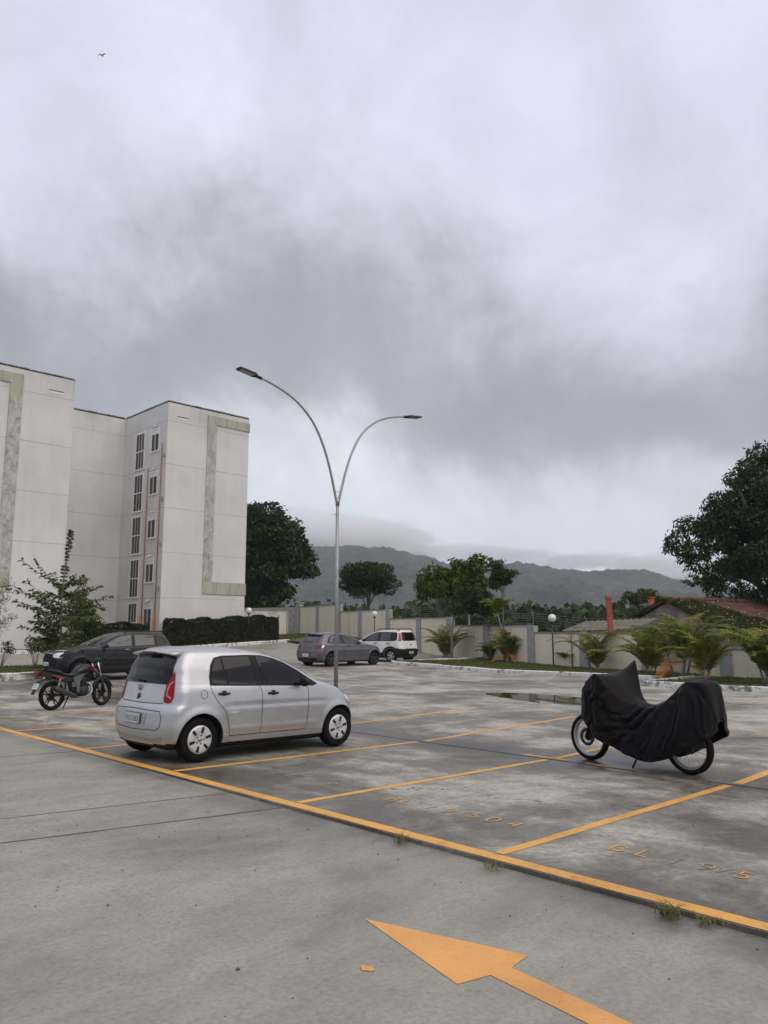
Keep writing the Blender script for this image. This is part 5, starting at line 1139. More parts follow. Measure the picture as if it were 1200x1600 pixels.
for sd, vw in ((-1, 'right'), (1, 'left')):
    fr = sv.patch('window_surround', [(-.42, 1.10), (-.36, 1.26), (-.22, 1.38), (0, 1.425), (.5, 1.445), (.95, 1.44), (1.25, 1.38), (1.50, 1.28), (1.78, 1.13), (1.95, 1.035), (1.8, 1.02), (.9, 1.035), (.0, 1.055)], vw, mDark, .003)
    sv.patch('rear_door_window', [(.03, 1.09), (.04, 1.395), (.50, 1.42), (.72, 1.42), (.74, 1.065)], vw, mGlassL, .006, fr)
    sv.patch('front_door_window', [(.86, 1.06), (.84, 1.42), (.97, 1.415), (1.22, 1.36), (1.46, 1.265), (1.68, 1.15), (1.70, 1.045)], vw, mGlassL, .006, fr)
    sv.patch('rear_quarter_window', [(-.36, 1.12), (-.30, 1.25), (-.18, 1.36), (-.05, 1.39), (-.06, 1.09)], vw, mGlass, .006, fr)
    mb = MB(); sv.seam([(.0, 1.05), (-.01, .8), (.12, .6), (.36, .45), (.40, .30)], vw, mb, .008); sv.seam([(.79, 1.04), (.80, .8), (.80, .30)], vw, mb, .008); sv.seam([(1.88, 1.0), (1.86, .7), (1.82, .30)], vw, mb, .008); mb.build('door_gap', mBlackIn, sv.t)
    for hx in (.22, 1.02): mb2 = MB(); mb2.tube([(hx-.1, sd*.85, .955), (hx-.08, sd*.885, .955), (hx+.08, sd*.885, .955), (hx+.1, sd*.85, .955)], .016, 8); mb2.build('door_handle', pDark if hx < .5 else mSteel, sv.t)
    mirror(sv, 1.78, sd*.83, 1.08, sd, pDark, sv.t)
    sv.patch('arch_cladding', [(.40, .44), (2.14, .44), (2.16, .235), (.38, .235)], vw, mDark, .010)
    mb = MB(); mb.tube([(-.42, sd*.60, 1.50), (-.30, sd*.615, 1.535), (.9, sd*.60, 1.545), (1.05, sd*.59, 1.50)], .018, 8); mb.build('roof_rail', mDark, sv.t)
    sv.patch('tail_light', [(-.70, .98), (-.66, 1.06), (-.50, 1.07), (-.46, 1.02), (-.60, .96)], vw, mRed, .006)
    hh = sv.patch('headlight', [(2.72, .87), (2.86, .93), (3.12, .90), (3.2, .82), (3.15, .72), (3.05, .69), (2.9, .76)], vw, mDark, .006)
    vw2 = 180+40*sd*-1 if sd > 0 else 180+40
    Uv, Wv, Dv = sv.frame(float(vw2)); cu = (Vector((3.12, sd*.60, 0))-Vector((1.2, 0, 0))).dot(Uv)
    sv.patch('headlight', [(cu+.13*math.cos(a), .80+.085*math.sin(a)) for a in [6.2832*k/16 for k in range(16)]], float(vw2), mLens, .012, None, .04)
    sv.patch('day_light', [(cu-.30, .93), (cu+.32, .945), (cu+.32, .93), (cu-.30, .91)], float(vw2), mLens, .012, None, .04)
sv.patch('windscreen', [(-.68, 1.11), (-.60, 1.33), (-.54, 1.43), (0, 1.46), (.54, 1.43), (.60, 1.33), (.68, 1.11), (0, 1.075)], 'front', mGlassL, .006)
sv.patch('rear_window', [(-.60, 1.12), (-.54, 1.38), (.54, 1.38), (.60, 1.12)], 'rear', mGlass, .006)
gr = sv.patch('grille', [(-.50, .86), (.50, .86), (.56, .60), (.45, .40), (-.45, .40), (-.56, .60)], 'front', mBlackIn, .006)
mb = MB(); mb.tube([(3.27, -.45, .85), (3.295, 0, .86), (3.27, .45, .85)], .010, 6)
mb.build('grille_bar', mChrome, gr)
plate(sv, 'RTA-4C21', 3.30, 0, .52, .40, .13, 180, mPlateW, sv.t)
mb = MB(); mb.box(.1, -.7, .2, 2.3, .7, .27); mb.build('underbody', mBlackIn, sv.t)

# --- grey hatchback
pGrey = carpaint('grey_paint', (.13, .13, .145), .6, .36)
GK = [(.18, -.55, 2.95, .70, .3, .5), (.22, -.68, 3.12, .79, .3, .5), (.32, -.73, 3.24, .83, .28, .55), (.45, -.745, 3.28, .855, .26, .58), (.58, -.74, 3.28, .865, .26, .60), (.68, -.73, 3.25, .865, .26, .62), (.76, -.70, 3.18, .86, .27, .6), (.84, -.68, 3.04, .85, .27, .55), (.90, -.66, 2.80, .84, .27, .5), (.945, -.645, 2.45, .825, .26, .40), (.985, -.63, 2.16, .805, .26, .34),
      (1.06, -.58, 1.99, .77, .26, .33), (1.15, -.51, 1.79, .73, .26, .33), (1.24, -.43, 1.56, .69, .26, .33), (1.32, -.35, 1.32, .65, .26, .34), (1.38, -.28, 1.1, .61, .27, .36), (1.42, -.22, .92, .56, .28, .4), (1.445, -.12, .75, .47, .28, .4), (1.458, .0, .6, .33, .2, .3), (1.464, .12, .48, .18, .1, .2), (1.466, .2, .4, .08, .05, .1)]
gy = Car('grey_hatchback', 'dark grey hatchback parked beyond the lamp post with its rear towards the camera', (22.1, 26.9, .15), R(.5), GK, 2.565, .32, pGrey, creases=((.70, .05, .3, 2.3, .012), (.40, .10, .4, 2.15, -.016)), wy=.83, ww=.25)
gy.wheels(alloy(5, False), M('graphite_alloy', (.07, .07, .075), .4, .6, var=.1), mBlackIn, .19, .22)
for sd, vw in ((-1, 'right'), (1, 'left')):
    fr = gy.patch('window_surround', [(-.20, 1.02), (-.12, 1.16), (.02, 1.30), (.25, 1.36), (.6, 1.375), (.95, 1.355), (1.25, 1.28), (1.55, 1.14), (1.82, .985), (1.6, .95), (.8, .965), (.1, .985)], vw, mDark, .003)
    gy.patch('rear_door_window', [(-.08, 1.03), (.0, 1.2), (.12, 1.30), (.3, 1.335), (.60, 1.345), (.64, .99)], vw, mGlassL, .006, fr)
    gy.patch('front_door_window', [(.76, .985), (.72, 1.345), (.95, 1.325), (1.22, 1.255), (1.48, 1.13), (1.56, .97)], vw, mGlassL, .006, fr)
    mb = MB(); gy.seam([(-.02, .99), (0, .8), (.2, .62), (.38, .45), (.42, .28)], vw, mb, .009); gy.seam([(.70, .96), (.73, .7), (.72, .28)], vw, mb, .009); gy.seam([(1.75, .94), (1.76, .7), (1.72, .28)], vw, mb, .009); mb.build('door_gap', mBlackIn, gy.t)
    for hx in (.20, .98): mb2 = MB(); mb2.tube([(hx-.1, sd*.845, .885), (hx-.08, sd*.875, .885), (hx+.08, sd*.875, .885), (hx+.1, sd*.845, .885)], .015, 8); mb2.build('door_handle', mDark, gy.t)
    mirror(gy, 1.58, sd*.81, 1.01, sd, pGrey, gy.t)
    vw2 = float(-40 if sd > 0 else 40); Uv, Wv, Dv = gy.frame(vw2); cu = (Vector((-.55, sd*.68, 0))-Vector((1.2, 0, 0))).dot(Uv); q = 1 if sd > 0 else -1
    tl_ = gy.patch('tail_light', [(cu-q*.20, .90), (cu-q*.16, .92), (cu+q*.20, .93), (cu+q*.24, .86), (cu+q*.13, .76), (cu-q*.16, .75)], vw2, mRedD, .008, None, .04)
    gy.patch('reversing_lens', [(cu+q*.10, .80), (cu+q*.12, .90), (cu+q*.20, .91), (cu+q*.21, .86), (cu+q*.14, .79)], vw2, mLens, .012, tl_, .03)
    gy.patch('rear_reflector', [(cu-q*.10, .52), (cu+q*.14, .54), (cu+q*.14, .50), (cu-q*.10, .48)], vw2, mRed, .008, None, .04)
gl = gy.patch('rear_window', [(-.58, 1.03), (-.50, 1.26), (-.44, 1.34), (.44, 1.34), (.50, 1.26), (.58, 1.03)], 'rear', mGlassL, .006)
gy.patch('bumper_insert', [(-.66, .38), (.66, .38), (.60, .22), (-.60, .22)], 'rear', mDark, .006)
mb = MB(); gy.seam([(-.54, 1.0), (-.58, .75), (-.60, .60), (0, .58), (.60, .60), (.58, .75), (.54, 1.0)], 'rear', mb, .010); mb.build('tailgate_gap', mBlackIn, gy.t)
plate(gy, 'QXB-7D10', -.765, .0, .50, .40, .13, 0, mPlateW, gy.t); badge(gy, -.70, 0, .84, .05, gy.t, mSteel)
mb = MB(); v = []
for y in np.linspace(-.5, .5, 9): e = (abs(y)/.5)**2; v += [(-.1, y, 1.44-.03*e), (-.40+.05*e, y, 1.40-.03*e), (-.41+.05*e, y, 1.385-.03*e), (-.25, y, 1.37-.03*e)]
f = []
for i in range(8): f += [(4*i+j, 4*i+(j+1) % 4, 4*i+4+(j+1) % 4, 4*i+4+j) for j in range(4)]
mb.add(v, f+[(0, 1, 2, 3), (35, 34, 33, 32)], 0, True); mb.build('spoiler', pGrey, gy.t)
mb = MB(); mb.box(.1, -.7, .18, 2.3, .7, .25); mb.build('underbody', mBlackIn, gy.t)

# --- white small car with dark cladding, heading towards the building
pWhite = carpaint('white_car_paint', (.74, .74, .72), .0, .35)
WK = [(.22, -.45, 2.75, .70, .3, .5), (.27, -.60, 2.92, .78, .3, .5), (.40, -.64, 3.0, .82, .26, .5), (.55, -.65, 3.02, .83, .24, .5), (.70, -.64, 3.01, .83, .24, .5), (.80, -.62, 2.96, .825, .24, .5), (.88, -.61, 2.84, .82, .24, .45), (.95, -.60, 2.55, .81, .24, .40), (1.0, -.59, 2.2, .80, .23, .33), (1.05, -.58, 2.08, .785, .23, .32),
      (1.15, -.55, 1.9, .755, .22, .30), (1.27, -.51, 1.66, .72, .22, .30), (1.38, -.47, 1.42, .685, .22, .32), (1.46, -.43, 1.2, .65, .23, .34), (1.51, -.39, 1.0, .60, .25, .36), (1.535, -.32, .84, .52, .25, .36), (1.55, -.15, .7, .38, .2, .3), (1.558, .05, .55, .2, .1, .2), (1.56, .2, .45, .08, .05, .1)]
wc = Car('white_estate_car', 'small white car with black lower cladding, roof bars and tall red tail lights', (27.6, 27.35, .17), R(100), WK, 2.36, .31, pWhite, wy=.80, ww=.25, lip=.03)
wc.wheels(alloy(6, False), M('light_alloy', (.50, .50, .51), .4, .4, var=.1), mDark, .19, .20)
for sd, vw in ((-1, 'right'), (1, 'left')):
    fr = wc.patch('window_surround', [(-.36, 1.05), (-.33, 1.40), (-.25, 1.44), (.4, 1.46), (.9, 1.45), (1.2, 1.36), (1.5, 1.21), (1.8, 1.02), (1.6, 1.0), (.6, 1.01), (-.2, 1.02)], vw, mDark, .003)
    wc.patch('rear_door_window', [(.05, 1.05), (.02, 1.40), (.64, 1.42), (.66, 1.04)], vw, mGlassL, .006, fr)
    wc.patch('front_door_window', [(.78, 1.04), (.76, 1.42), (.92, 1.41), (1.2, 1.31), (1.5, 1.15), (1.55, 1.03)], vw, mGlassL, .006, fr)
    wc.patch('rear_quarter_window', [(-.30, 1.08), (-.28, 1.37), (-.07, 1.40), (-.05, 1.05)], vw, mGlass, .006, fr)
    wc.patch('side_cladding', [(.36, .46), (2.0, .46), (2.0, .27), (.36, .27)], vw, mDark, .010)
    for xa in (0, wc.wb):
        ang = [math.pi*k/14 for k in range(15)]; wc.patch('arch_cladding', [(xa+.50*math.cos(a), .31+.47*math.sin(a)) for a in ang]+[(xa+.362*math.cos(a), .31+.362*math.sin(a)) for a in ang[::-1]], vw, mDark, .010, None, .05)
    mb = MB(); wc.seam([(.0, 1.0), (.02, .75), (.3, .5)], vw, mb, .009); wc.seam([(.71, 1.0), (.72, .45)], vw, mb, .009); mb.build('door_gap', mBlackIn, wc.t)
    for hx in (.15, .9): mb2 = MB(); mb2.tube([(hx-.09, sd*.82, .92), (hx-.07, sd*.85, .92), (hx+.07, sd*.85, .92), (hx+.09, sd*.82, .92)], .018, 8); mb2.build('door_handle', mDark, wc.t)
    mb = MB(); mb.tube([(-.38, sd*.58, 1.50), (-.25, sd*.6, 1.60), (.8, sd*.59, 1.60), (.98, sd*.58, 1.50)], .022, 8); mb.build('roof_rail', mDark, wc.t)
    mirror(wc, 1.6, sd*.79, 1.06, sd, mDark, wc.t)
    vw2 = float(-45 if sd > 0 else 45); Uv, Wv, Dv = wc.frame(vw2); cu = (Vector((-.47, sd*.66, 0))-Vector((1.2, 0, 0))).dot(Uv); q = 1 if sd > 0 else -1
    wc.patch('tail_light', [(cu-q*.05, 1.02), (cu-q*.07, 1.10), (cu-q*.03, 1.40), (cu+q*.06, 1.42), (cu+q*.10, 1.10), (cu+q*.10, 1.00)], vw2, mRed, .010, None, .04)
wc.patch('rear_window', [(-.58, 1.06), (-.52, 1.40), (-.46, 1.44), (.46, 1.44), (.52, 1.40), (.58, 1.06), (.5, 1.03), (-.5, 1.03)], 'rear', mGlass, .006)
wc.patch('bumper_cladding', [(-.74, .60), (-.4, .66), (.4, .66), (.74, .60), (.74, .26), (-.74, .26)], 'rear', mDark, .010)
for sd in (-1, 1):
    vw2 = float(-50 if sd > 0 else 50); Uv, Wv, Dv = wc.frame(vw2); cu = (Vector((-.50, sd*.72, 0))-Vector((1.2, 0, 0))).dot(Uv); q = 1 if sd > 0 else -1
    wc.patch('bumper_cladding', [(cu-q*.35, .61), (cu+q*.30, .70), (cu+q*.22, .27), (cu-q*.35, .27)], vw2, mDark, .010)
plate(wc, 'EYW-3419', -.672, .0, .47, .38, .12, 0, mPlate, wc.t)
mb = MB(); mb.tube([(-.66, 0, .85), (-.635, 0, .85)], .035, 12); mb.build('badge', mRedD, wc.t)
mb = MB(); mb.box(.1, -.7, .2, 2.2, .7, .27); mb.build('underbody', mBlackIn, wc.t)

# ------------------------------------------------------------------ motorcycles
mEng = M('engine_metal', (.045, .045, .047), .45, .7, var=.4, scale=30, bmp=.3); mShroud = M('graphite_plastic', (.12, .12, .125), .35, .3, var=.1); mSeat = M('seat_vinyl', (.018, .018, .018), .55, var=.2, bmp=.2)
mTank = carpaint('bike_black_paint', (.015, .015, .017), .2, .3); mMuff = M('muffler_grey', (.06, .06, .062), .4, .6, var=.2); mBikeRed = M('red_sticker', (.35, .03, .02), .4, var=.2)
def cast_wheel(t, x, z, R_, wd, steer=0, lug=5):
    e = MB(); e.lathe([(R_-.065, -wd*.32), (R_-.05, -wd*.5), (R_-.018, -wd*.42), (R_, -wd*.15), (R_, wd*.15), (R_-.018, wd*.42), (R_-.05, wd*.5), (R_-.065, wd*.32)], (0, 0, 0), 'y', 40, cap=False)
    ty = e.build('wheel', mRubber, t); ty.location = (x, 0, z); ty.rotation_euler = (0, 0, steer)
    m_ = MB(); m_.lathe([(R_-.066, -.03), (R_-.052, -.034), (R_-.052, .034), (R_-.066, .03), (R_-.085, .022), (R_-.085, -.022), (R_-.066, -.03)], (0, 0, 0), 'y', 40, cap=False)
    m_.lathe([(.001, -.05), (.045, -.05), (.05, -.02), (.05, .02), (.045, .05), (.001, .05)], (0, 0, 0), 'y', 20)
    for k in range(lug):
        a = 6.2832*(k+.2)/lug; a1 = a+.18
        for off in (-.10, .10): m_.tube([(.04*math.cos(a), 0, .04*math.sin(a)), ((R_-.08)*math.cos(a+off*1.6), 0, (R_-.08)*math.sin(a+off*1.6))], [.017, .012], 6)
    m_.build('rim', mDark, ty); d = MB(); d.lathe([(.05, .05), (.11, .05), (.11, .054), (.05, .054), (.05, .05)], (0, 0, 0), 'y', 28, cap=False); d.build('brake_disc', mSteel, ty); return ty
def wire_wheel(t, x, z, R_, wd, steer=0, disc=True):
    e = MB(); e.lathe([(R_-.058, -wd*.34), (R_-.042, -wd*.5), (R_-.014, -wd*.42), (R_, -wd*.15), (R_, wd*.15), (R_-.014, wd*.42), (R_-.042, wd*.5), (R_-.058, wd*.34)], (0, 0, 0), 'y', 44, cap=False)
    ty = e.build('wheel', mRubber, t); ty.location = (x, 0, z); ty.rotation_euler = (0, 0, steer)
    m_ = MB(); m_.lathe([(R_-.046, -.030), (R_-.04, -.036), (R_-.075, -.030), (R_-.082, -.010), (R_-.082, .010), (R_-.075, .030), (R_-.04, .036), (R_-.046, .030)], (0, 0, 0), 'y', 44, cap=False); m_.build('rim', M('rim_silver', (.42, .42, .42), .4, .3, var=.1), ty)
    s_ = MB()
    for k in range(36):
        a = 6.2832*k/36; b_ = a+(.55 if k % 2 else -.55); sd = 1 if (k//2) % 2 else -1; s_.tube([(.035*math.cos(b_), sd*.035, .035*math.sin(b_)), ((R_-.062)*math.cos(a), 0, (R_-.062)*math.sin(a))], .0018, 4, cap=False)
    s_.build('spokes', mSteel, ty); h = MB(); h.lathe([(.001, -.05), (.05, -.05), (.055, -.03), (.03, -.02), (.03, .02), (.055, .03), (.05, .05), (.001, .05)], (0, 0, 0), 'y', 20); h.build('hub', mEng, ty)
    if disc: d = MB(); d.lathe([(.075, .058), (.12, .058), (.12, .062), (.075, .062), (.075, .058)], (0, 0, 0), 'y', 28, cap=False); d.build('brake_disc', mEng, ty)
    return ty
mo = thing('motorcycle', 'black street motorcycle on its stand with grey side panel and cast wheels', 'motorcycle', (6.94, 17.63, -.03), R(13)); mo.rotation_euler = (R(-3), 0, R(13))
cast_wheel(mo, 0, .31, .31, .12); SA = R(11); fw = cast_wheel(mo, 1.30, .305, .305, .09, SA)
def sw(x, y, z): # steering about the head
    c, s_ = math.cos(SA), math.sin(SA); X = x-1.28; return (1.28+X*c-y*s_, X*s_+y*c, z)
mb = MB()
for sd in (-1, 1): mb.tube([sw(1.30, sd*.085, .30), sw(1.19, sd*.085, .64)], .027, 10); mb.tube([sw(1.19, sd*.085, .62), sw(1.06, sd*.085, 1.00)], .017, 10, 1)
mb.tube([sw(1.13, -.1, .80), sw(1.13, .1, .80)], .025, 8); mb.tube([sw(1.06, -.1, 1.0), sw(1.06, .1, 1.0)], .022, 8); mb.build('fork', [mDark, mChrome], mo)
mb = MB(); fp = [(1.30+.335*math.cos(R(a)), .305+.335*math.sin(R(a))) for a in range(20, 165, 12)]
mb.rings([[sw(x, y, z+.0) for y, z in ((-.055, z-.02), (-.035, z+.008), (.035, z+.008), (.055, z-.02), (.03, z-.004), (-.03, z-.004))] for x, z in fp]); mb.build('front_fender', mTank, mo)
mb = MB(); mb.tube([sw(.98, -.36, 1.05), sw(1.0, -.30, 1.07), sw(1.04, -.12, 1.06), sw(1.05, 0, 1.03), sw(1.04, .12, 1.06), sw(1.0, .30, 1.07), sw(.98, .36, 1.05)], .012, 8, 0)
for sd in (-1, 1): mb.tube([sw(.97, sd*.38, 1.05), sw(.995, sd*.27, 1.07)], .018, 8, 1); mb.tube([sw(1.02, sd*.36, 1.06), sw(1.08, sd*.22, 1.05)], .007, 6, 0)
mb.build('handlebar', [mDark, mRubber], mo)
for sd in (-1, 1):
    mb = MB(); mb.tube([sw(1.02, sd*.24, 1.07), sw(1.0, sd*.30, 1.24)], .006, 6); c = sw(.99, sd*.33, 1.27); mb.ball(c, .06, 0, 12, 8, (.3, 1.1, .65)); mb.build('mirror', mDark, mo)
mb = MB(); c = sw(1.18, 0, .93); mb.ball(c, .095, 0, 16, 10, (.8, 1, 1.0)); mb.rbox(c[0]-.06, c[1]-.09, c[2]+.05, c[0]+.05, c[1]+.09, c[2]+.16, .03); hl = mb.build('headlamp', mTank, mo); mb = MB(); mb.ball(sw(1.225, 0, .93), .075, 0, 16, 8, (.5, 1, 1)); mb.build('lens', mLens, hl)
# frame, engine
mb = MB(); mb.tube([(1.02, 0, .92), (.98, 0, .75), (.90, 0, .45), (.85, 0, .27), (.50, 0, .24), (.42, 0, .5), (.38, 0, .72), (-.1, 0, .80)], .02, 8)
for sd in (-1, 1): mb.tube([(1.0, 0, .86), (.7, sd*.10, .80), (.40, sd*.10, .68), (.40, sd*.10, .35)], .018, 8); mb.tube([(.40, sd*.10, .70), (-.25, sd*.09, .80)], .014, 8); mb.tube([(.42, sd*.09, .33), (0, sd*.085, .31)], .022, 8)
mb.build('frame', mDark, mo)
for sd in (-1, 1):
    mb = MB(); mb.tube([(.03, sd*.12, .35), (.12, sd*.12, .68)], .018, 8)
    for k in range(9): z = .42+.028*k; x = .03+(z-.35)/.33*.09; mb.tube([(x, sd*.12, z), (x+.004, sd*.12, z+.012)], .034, 10)
    mb.build('shock_absorber', mSteel, mo)
en = MB(); en.rbox(.50, -.13, .27, .86, .13, .48, .06); en.lathe([(.001, -.15), (.09, -.15), (.105, -.13), (.105, .13), (.09, .15), (.001, .15)], (.74, 0, .38), 'y', 24)
for k in range(8): z = .47+.024*k; en.rbox(.66+.15*(z-.47), -.085, z, .84+.15*(z-.47), .085, z+.012, .005)
en.rbox(.70, -.06, .46, .84, .06, .68, .02); en.tube([(.60, 0, .6), (.70, 0, .62)], .035, 8); en.build('engine', mEng, mo)
mb = MB(); mb.tube(smooth([(.86, 0, .56), (.95, -.05, .50), (.95, -.10, .36), (.84, -.13, .26), (.66, -.145, .235), (.5, -.15, .255)], 5), .02, 10, 0); mb.tube([(.53, -.155, .25), (.46, -.16, .275), (.34, -.165, .32), (-.02, -.175, .455), (-.06, -.176, .47)], [.03, .05, .06, .065, .05], 16, 1, True, True); mb.tube([(-.055, -.176, .468), (-.062, -.176, .471)], .035, 12, 2); mb.build('exhaust', [mSteel, mMuff, mBlackIn], mo)
tk = MB(); rows = []
for x, w_, z0, z1 in ((.52, .08, .74, .80), (.58, .12, .72, .87), (.68, .145, .72, .95), (.80, .155, .74, .975), (.92, .135, .78, .955), (1.0, .09, .82, .92), (1.04, .05, .85, .90)):
    rows.append([(x, w_*math.cos(a)*(1 if math.sin(a) < .2 else .92), z0+(z1-z0)*(.5+.5*math.sin(a))) for a in [6.2832*k/18 for k in range(18)]])
tk.rings(rows); tk.lathe([(.035, .972), (.035, .985), (.001, .99)], (.80, 0, 0), 'z', 14, 0); tk.build('fuel_tank', mTank, mo)
se = MB(); rows = []
for x, w_, z0, z1 in ((.66, .07, .78, .86), (.58, .11, .74, .80), (.46, .135, .70, .765), (.34, .14, .70, .765), (.20, .125, .73, .80), (.14, .12, .76, .855), (0, .11, .80, .885), (-.14, .09, .83, .905), (-.20, .06, .85, .89)):
    rows.append([(x, w_*math.cos(a), z0+(z1-z0)*(.5+.5*(abs(math.sin(a))**.6)*(1 if math.sin(a) > 0 else -1))) for a in [6.2832*k/16 for k in range(16)]])
se.rings(rows); se.build('seat', mSeat, mo)
for sd in (-1, 1):
    mb = MB(); mb.prism([(.50, .72), (.62, .74), (.70, .76), (.60, .58), (.585, .36), (.54, .34), (.50, .52), (.42, .66)], sd*.125, sd*.155); mb.build('side_panel', mShroud, mo)
    mb = MB(); mb.prism([(.30, .70), (-.34, .86), (-.38, .83), (-.30, .76), (-.05, .72), (.25, .62), (.40, .60), (.44, .68)], sd*.09, sd*.125); tp = mb.build('tail_panel', mTank, mo)
    mb = MB(); mb.prism([(.22, .69), (-.10, .765), (-.10, .745), (.20, .66)], sd*.126, sd*.129); mb.build('stripe', mBikeRed, tp)
    mb = MB(); mb.prism([(.88, .93), (1.04, .84), (1.12, .70), (1.06, .70), (.96, .80), (.84, .86)], sd*.12, sd*.15); ts = mb.build('tank_shroud', mTank, mo)
    mb = MB(); mb.prism([(.94, .89), (1.05, .81), (1.08, .75), (1.03, .78), (.95, .85)], sd*.151, sd*.154); mb.build('stripe', mBikeRed, ts)
    mb = MB(); mb.tube([(-.30, sd*.07, .72), (-.33, sd*.15, .70)], .008, 6); mb.ball((-.33, sd*.18, .70), .032, 1, 12, 8, (.8, 1, .8)); mb.build('indicator', [mDark, mAmber], mo)
mb = MB(); mb.rbox(-.40, -.07, .78, -.31, .07, .87, .03); mb.build('tail_light', mRed, mo)
mb = MB(); mb.tube([(.05, -.10, .88), (-.15, -.11, .93), (-.42, -.10, .95), (-.50, 0, .955), (-.42, .10, .95), (-.15, .11, .93), (.05, .10, .88)], .013, 8); mb.rbox(-.56, -.11, .94, -.12, .11, .965, .01); mb.build('rear_rack', mDark, mo)
mb = MB(); mb.rings([[(x, y, z) for y, z in ((-.06, z), (.06, z), (.06, z+.012), (-.06, z+.012))] for x, z in ((.05, .66), (-.18, .67), (-.32, .62), (-.42, .45), (-.47, .36))], 0, False); fd = mb.build('rear_fender', mDark, mo)
mb = MB(); mb.box(-.008, -.09, -.065, 0, .09, .065); pl = mb.build('number_plate', mPlateW, fd); pl.location = (-.40, 0, .53); pl.rotation_euler = (0, R(28), 0)
V_, F_ = text_mesh('BRA\n4E17', .07); mb = MB(); mb.add([(-.010, -v.x*.8, v.y*.8+.0) for v in V_], F_); mb.build('plate_number', mPlateT, pl, fix=False)
mb = MB(); mb.tube([(.47, .06, .27), (.30, .10, .14), (.12, .12, .005)], .012, 8); mb.tube([(.40, -.02, .26), (.24, -.06, .02)], .014, 8); mb.build('stand', mDark, mo)
mb = MB(); mb.tube([(.58, -.12, .27), (.58, -.24, .28)], .014, 8); mb.tube([(.58, .12, .27), (.58, .24, .28)], .014, 8); mb.build('footpegs', mRubber, mo)

# covered motorcycle
cm = thing('covered_motorcycle', 'motorcycle on wire spoked wheels standing hidden beneath the black cover', 'motorcycle', (9.73, 4.56, -.07), R(86.5))
wire_wheel(cm, 0, .31, .31, .125, disc=False); wire_wheel(cm, 1.46, .315, .315, .105, R(-4)); mb = MB()
for sd in (-1, 1): mb.tube([(1.46, sd*.08, .315), (1.27, sd*.08, .85)], .026, 10)
mb.build('fork', mDark, cm); mb = MB(); mb.rbox(.50, -.12, .26, .95, .12, .62, .05); mb.rbox(.62, -.08, .6, .85, .08, .8, .03); mb.build('engine', mEng, cm)
mb = MB(); mb.tube([(.5, .1, .34), (0, .09, .31)], .024, 8); mb.tube([(.5, -.1, .34), (0, -.09, .31)], .024, 8); mb.tube([(.5, 0, .55), (.05, 0, .75), (-.3, 0, .9)], .03, 8); mb.build('swingarm', mDark, cm)
mb = MB(); mb.rbox(1.38, -.14, .28, 1.50, -.09, .38, .02); mb.rbox(-.10, .05, .26, .12, .10, .38, .02); mb.build('brake_caliper', mEng, cm)
mb = MB(); mb.tube([(.62, .05, .30), (.66, .12, .14), (.69, .20, .01)], .013, 8); mb.build('stand', mDark, cm)
mb = MB(); mb.tube([(.65, -.12, .26), (.3, -.15, .26), (-.15, -.16, .36)], [.02, .04, .045], 12); mb.build('exhaust', mEng, cm)
m, n, l, b = newmat('cover_fabric'); f = NN(n, l, 5, 6, .65); l.new(NR(n, l, f, [(.3, (.0035, .003, .0036)), (.7, (.009, .0075, .0088))]), b.inputs['Base Color']); b.inputs['Roughness'].default_value = .62; b.inputs['Specular IOR Level'].default_value = .12; b.inputs['Sheen Weight'].default_value = .06; b.inputs['Sheen Roughness'].default_value = .4
bump(n, l, b, NM(n, l, 'ADD', NN(n, l, 9, 5, .65, None, 1.2), NM(n, l, 'MULTIPLY', NN(n, l, 260, 2), .06)), .35, .03); mCover = m
cv = thing('motorcycle_cover', 'wrinkled black fabric cover draped over a parked motorcycle with its wheels showing', 'cover', (9.73, 4.56, -.07), R(86.5))
# u, zl, zc, zr (top at left, centre, right), half width at top, left bulge, right bulge, hem left, hem right
CK = [(-.43, .66, .67, .66, .05, .06, .06, .58, .58), (-.405, .90, .94, .90, .12, .22, .20, .50, .50), (-.36, 1.10, 1.14, 1.09, .15, .28, .25, .47, .48), (-.24, 1.14, 1.175, 1.13, .16, .31, .28, .41, .42), (-.10, 1.13, 1.17, 1.12, .16, .33, .30, .33, .33), (.0, 1.06, 1.12, 1.05, .15, .34, .31, .25, .26), (.12, .94, 1.0, .93, .14, .34, .31, .19, .2), (.30, .82, .87, .81, .14, .34, .31, .155, .15), (.46, .785, .82, .78, .14, .33, .32, .15, .14), (.60, .80, .83, .80, .14, .33, .32, .17, .14),
      (.74, .84, .90, .95, .18, .34, .33, .20, .16), (.84, .92, 1.02, 1.26, .26, .36, .35, .25, .2), (.92, 1.01, 1.11, 1.37, .34, .37, .37, .29, .24), (1.0, 1.13, 1.165, 1.33, .37, .385, .37, .33, .28), (1.08, 1.20, 1.18, 1.27, .37, .38, .36, .37, .32), (1.18, 1.18, 1.18, 1.20, .28, .31, .30, .42, .38), (1.30, 1.12, 1.15, 1.13, .20, .23, .22, .47, .44), (1.42, 1.03, 1.08, 1.04, .13, .17, .17, .52, .5), (1.50, .90, .94, .90, .07, .11, .11, .58, .56), (1.53, .76, .77, .76, .03, .04, .04, .68, .68)]
K = np.array(CK); uq = np.linspace(K[0, 0], K[-1, 0], 330); C_ = [pchip(K[:, 0], K[:, i], uq) for i in range(9)]; rows = []; NT = 190
